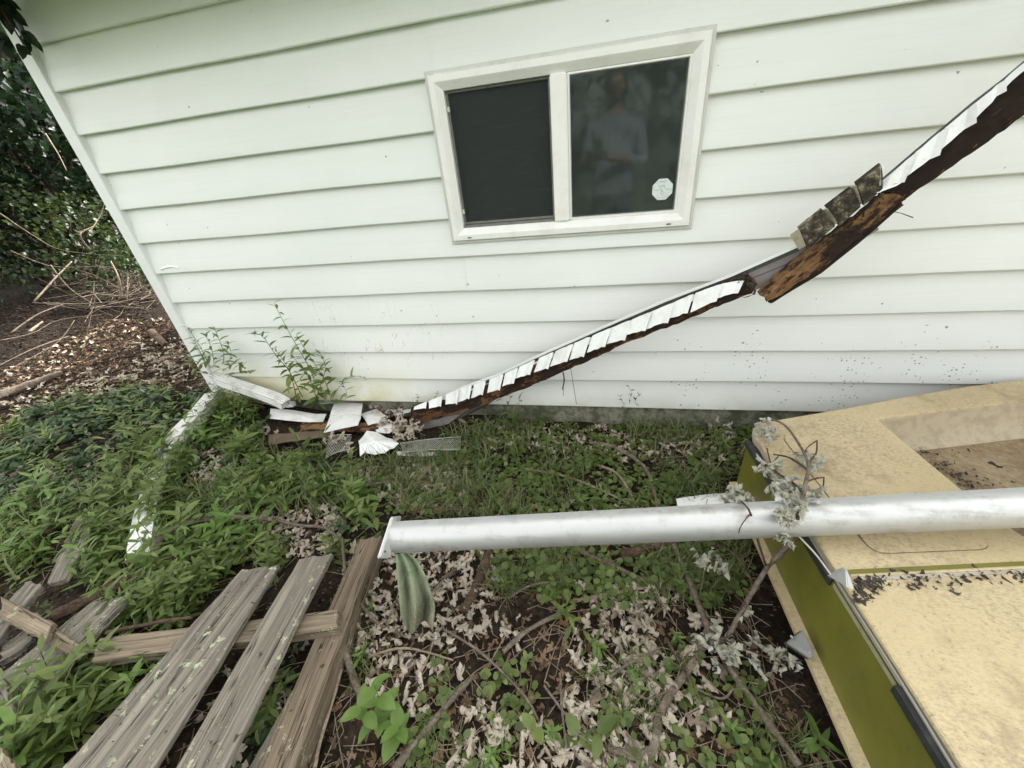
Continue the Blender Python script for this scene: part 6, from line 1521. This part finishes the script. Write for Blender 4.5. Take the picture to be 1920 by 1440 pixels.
for rank, i in enumerate(order):
    x, y, z, px, py, w, size, gk = PTS[i]
    k = random.randrange(16); ya, pi, ro = random.uniform(0, 6.28), random.gauss(0, .35), random.gauss(0, .45)
    if random.random() < .3: ro += math.pi
    p = (x, y, z + 0.008 + random.random() * 0.014)
    if rank < 280:
        o = bpy.data.objects.new('dry_leaf', LMESH[k]); COL.objects.link(o)
        o.matrix_world = Matrix.Translation(Vector(p)) @ Matrix(rotm(ya, pi, ro).tolist()).to_4x4() @ Matrix.Scale(size, 4)
        lb, gr = GL[gk]
        if gk in ('front', 'cloth', 'boat'):
            nm = min(MARK, key=lambda q_: math.hypot(px - q_[0], py - q_[1]))[2]
            lb = 'curled pale dry maple leaf on the ground ' + nm; gr = 'dry leaves ' + nm
        tag(o, lb, 'leaf', gr)
    else: s.add(xf(MAPLES[k][0], ya, pi, ro, size, p), MAPLES[k][1])
o = s.build('leaf_litter', MAT['dry']); tag(o, 'pale dry maple leaf litter over soil and mulch', 'leaf litter', kind='stuff')
s = Soup()
for p in litter_points([LA, LB, LC, LD, LF, LG, LG, LJ, LK, G2], 4300, 991):
    k = random.randrange(16); s.add(xf(MAPLES[k][0], random.uniform(0, 6.28), random.gauss(0, .3), random.gauss(0, .4), random.uniform(.012, .04), (p[0], p[1], p[2] + .004)), MAPLES[k][1])
o = s.build('brown_leaf_litter', MAT['brownleaf']); tag(o, 'broken brown leaf bits under the pale litter', 'leaf litter', kind='stuff')
# crumbs and leaf bits on the boards
mb = MB()
for k in range(260):
    q = random.choice(([(453, 1070), (523, 1061), (284, 1440), (112, 1440)], [(563, 1048), (623, 1038), (421, 1440), (327, 1440)], [(177, 1127), (243, 1120), (0, 1383), (0, 1262)]))
    u, v = random.random(), random.random(); a_ = np.array(q, float); p2 = (a_[0] * (1 - u) + a_[1] * u) * (1 - v) + (a_[3] * (1 - u) + a_[2] * u) * v
    p = at(p2[0], p2[1], 0.036 if q[0][0] > 300 else 0.0); r_ = random.uniform(0.001, 0.004); d = RNG.normal(0, 1, 3) * (1, 1, .2); d *= r_ * random.choice((1, 1, 3)) / np.linalg.norm(d)
    V = [p - d, p + RNG.normal(0, r_ * .5, 3), p + d, p + np.array([0, 0, r_ * .6])]; mb.add(V, [(0, 1, 2), (0, 1, 3), (1, 2, 3), (0, 2, 3)])
tag(mb.build('bark_crumbs', MAT['bark_dark']), 'dark bark crumbs scattered on the grey boards', 'crumbs', kind='stuff')

# ================================================================== the photographer, mirrored faintly in the window
per = empty('person', (2.45, -2.06, float(gz(2.45, -2.06))), 'person in a pale blue shirt holding a phone, mirrored in the window', 'person')
B = base_of(per); zf = B[2]
cxp, cyp = 2.45, -2.06
ph = CAM - FWD * 0.014 - CU * 0.045
hl = ph - CR * 0.045 - CU * 0.035; hr_ = ph + CR * 0.045 - CU * 0.035
J = [((cxp, cyp, zf + .88), (.15, .11)), ((cxp, cyp, zf + 1.08), (.14, .10)), ((cxp, cyp - .01, zf + 1.30), (.16, .105)), ((cxp, cyp, zf + 1.42), (.085, .075)), ((cxp, cyp + .015, zf + 1.49), (.055, .055)),
     ((cxp - .17, cyp, zf + 1.37), .062), ((cxp - .23, cyp + .02, zf + 1.10), .048), (tuple(hl - np.array([0.0, .05, .01])), .030),
     ((cxp + .17, cyp, zf + 1.37), .062), ((cxp + .23, cyp + .02, zf + 1.10), .048), (tuple(hr_ - np.array([0.0, .05, .01])), .030),
     ((cxp - .09, cyp, zf + .80), .095), ((cxp - .10, cyp + .01, zf + .47), .062), ((cxp - .10, cyp - .01, zf + .09), .042), ((cxp - .11, cyp + .14, zf + .035), .036),
     ((cxp + .09, cyp, zf + .80), .095), ((cxp + .10, cyp + .01, zf + .47), .062), ((cxp + .10, cyp - .01, zf + .09), .042), ((cxp + .11, cyp + .14, zf + .035), .036)]
E_ = [(0, 1), (1, 2), (2, 3), (3, 4), (2, 5), (5, 6), (6, 7), (2, 8), (8, 9), (9, 10), (0, 11), (11, 12), (12, 13), (13, 14), (0, 15), (15, 16), (16, 17), (17, 18)]
PM = MAT['shirt']
try:
    def skinned(name, joints, edges, mat, root=0):
        bm_ = bmesh.new(); lay = bm_.verts.layers.skin.verify(); vs_ = []
        for j in joints: vs_.append(bm_.verts.new(tuple(np.array(j[0], float) - B)))
        for a, b_ in edges: bm_.edges.new((vs_[a], vs_[b_]))
        for i, (v, j) in enumerate(zip(vs_, joints)):
            v[lay].radius = j[1] if isinstance(j[1], tuple) else (j[1], j[1]); v[lay].use_root = (i == root)
        me = bpy.data.meshes.new(name); bm_.to_mesh(me); bm_.free(); o = link_mesh(name, me, mat, per)
        md = o.modifiers.new('skin', 'SKIN'); md.use_smooth_shade = True
        ss = o.modifiers.new('smooth', 'SUBSURF'); ss.levels = 2; ss.render_levels = 2
        return o
    bt = NT('clothed_body'); zz = bt.n('ShaderNodeSeparateXYZ', i0=bt.n('ShaderNodeTexCoord').outputs['Object']).outputs
    yy = zz[1]; z_ = zz[2]
    cc = bt.mix(bt.math('GREATER_THAN', z_, 0.90), (0.05, 0.055, 0.062), (0.42, 0.47, 0.56))
    cc = bt.mix(bt.math('LESS_THAN', z_, 0.075), cc, (0.03, 0.03, 0.03))
    cc = bt.mix(bt.math('GREATER_THAN', z_, 1.435), cc, (0.50, 0.32, 0.24))
    fore = bt.math('MULTIPLY', bt.math('GREATER_THAN', yy, 0.17), bt.math('GREATER_THAN', z_, 0.9))
    cc = bt.mix(fore, cc, (0.50, 0.32, 0.24))
    bm_mat = bt.done(bt.bsdf(cc, 0.8, spec=0.2))
    skinned('body', J, E_, bm_mat)
    # hands: palm, four fingers and a thumb closing on the phone
    for s_, h in ((-1, hl), (1, hr_)):
        wr = h - np.array([0.0, .05, .01]); pj = [(tuple(wr), (.024, .018)), (tuple(h - CR * s_ * -0.012 - FWD * 0.012), (.032, .014))]; ee = [(0, 1)]
        for f in range(4):
            b0 = h + CU * (0.024 * (1.5 - f) * 0.75) + CR * s_ * 0.018 - FWD * 0.006; tip = ph + CR * s_ * (0.030 - 0.004 * f) + CU * (0.018 * (1.5 - f) - 0.03) + FWD * 0.006
            k0 = len(pj); pj += [(tuple(b0), .009), (tuple(b0 + CR * s_ * 0.014 + FWD * 0.012), .008), (tuple(tip), .0068)]; ee += [(1, k0), (k0, k0 + 1), (k0 + 1, k0 + 2)]
        k0 = len(pj); pj += [(tuple(h + CU * 0.018 - FWD * 0.014), .0105), (tuple(ph + CR * s_ * 0.022 - FWD * 0.012), .0085)]; ee += [(1, k0), (k0, k0 + 1)]
        skinned('hand', pj, ee, MAT['skin'])
    # head with face and hair
    hc = np.array([cxp, cyp + .035, zf + 1.615]); mb = MB(); P = []
    for i in range(25):
        th = math.pi * i / 24; row = []
        for j in range(33):
            p_ = 2 * math.pi * j / 32; x_, y_, z2 = math.sin(th) * math.cos(p_), math.sin(th) * math.sin(p_), math.cos(th)
            rx = 0.074 * (1 - 0.20 * max(0, -z2) ** 1.5); ry = 0.094 * (1 - 0.10 * max(0, -z2)); v = np.array([rx * x_, ry * y_, 0.116 * z2])
            if y_ > 0.5:
                if abs(x_) < 0.2 and -0.45 < z2 < 0.12: v[1] += 0.022 * (1 - abs(x_) / 0.2) * math.sin(math.pi * (0.12 - z2) / 0.57) ** 0.8     # nose
                if 0.02 < z2 < 0.24 and 0.2 < abs(x_) < 0.62: v[1] -= 0.008                                                                   # eye sockets
                if -0.68 < z2 < -0.56 and abs(x_) < 0.35: v[1] += 0.004                                                                       # lips
            row.append(hc + v)
        P.append(row)
    mb.grid(P); head = mb.build('head', MAT['skin'], per, smooth=True)
    for s_ in (-1, 1):
        mb = MB(); e0 = hc + np.array([s_ * 0.074, -0.004, -0.005]); mb.tube([e0 + np.array([0, 0, .03]), e0 + np.array([s_ * .012, -.012, .018]), e0 + np.array([s_ * .012, -.010, -.012]), e0 + np.array([0, .002, -.03])], [.006, .009, .008, .005], 7); mb.build('ear', MAT['skin'], head, smooth=True)
        mb = MB(); e1 = hc + np.array([s_ * 0.031, 0.080, 0.014]); mb.tube([e1 - np.array([.011, 0, 0]), e1, e1 + np.array([.011, 0, 0])], [.002, .007, .002], 8); mb.build('eye', MAT['rubber'], head, smooth=True)
    mb = MB(); mb.tube([hc + np.array([-.022, .087, -.071]), hc + np.array([0, .092, -.072]), hc + np.array([.022, .087, -.071])], [.001, .0035, .001], 6); mb.build('mouth', MAT['brownmetal'], head)
    mb = MB(); P = []
    for i in range(13):
        th = 0.62 * math.pi * i / 12; row = []
        for j in range(33):
            p_ = 2 * math.pi * j / 32; y_ = math.sin(p_); t2 = th * (1.0 if y_ < 0.2 else 1.0 - 0.55 * (y_ - 0.2))
            row.append(hc + np.array([0.080 * math.sin(t2) * math.cos(p_), 0.101 * math.sin(t2) * y_, 0.123 * math.cos(t2)]))
        P.append(row)
    mb.grid(P); mb.build('hair', MAT['hair'], per, smooth=True)
    mb = MB(); pc_ = [ph + CR * a_ * 0.0365 + CU * b_ * 0.075 for a_, b_ in ((-1, -1), (1, -1), (1, 1), (-1, 1))]
    mb.prism(pc_, -FWD * 0.008); phn = mb.build('phone', MAT['phone'], None, bevel=0.003); tag(phn, 'black phone held up by the mirrored person', 'phone')
except Exception as ex:
    print('person failed', ex); raise
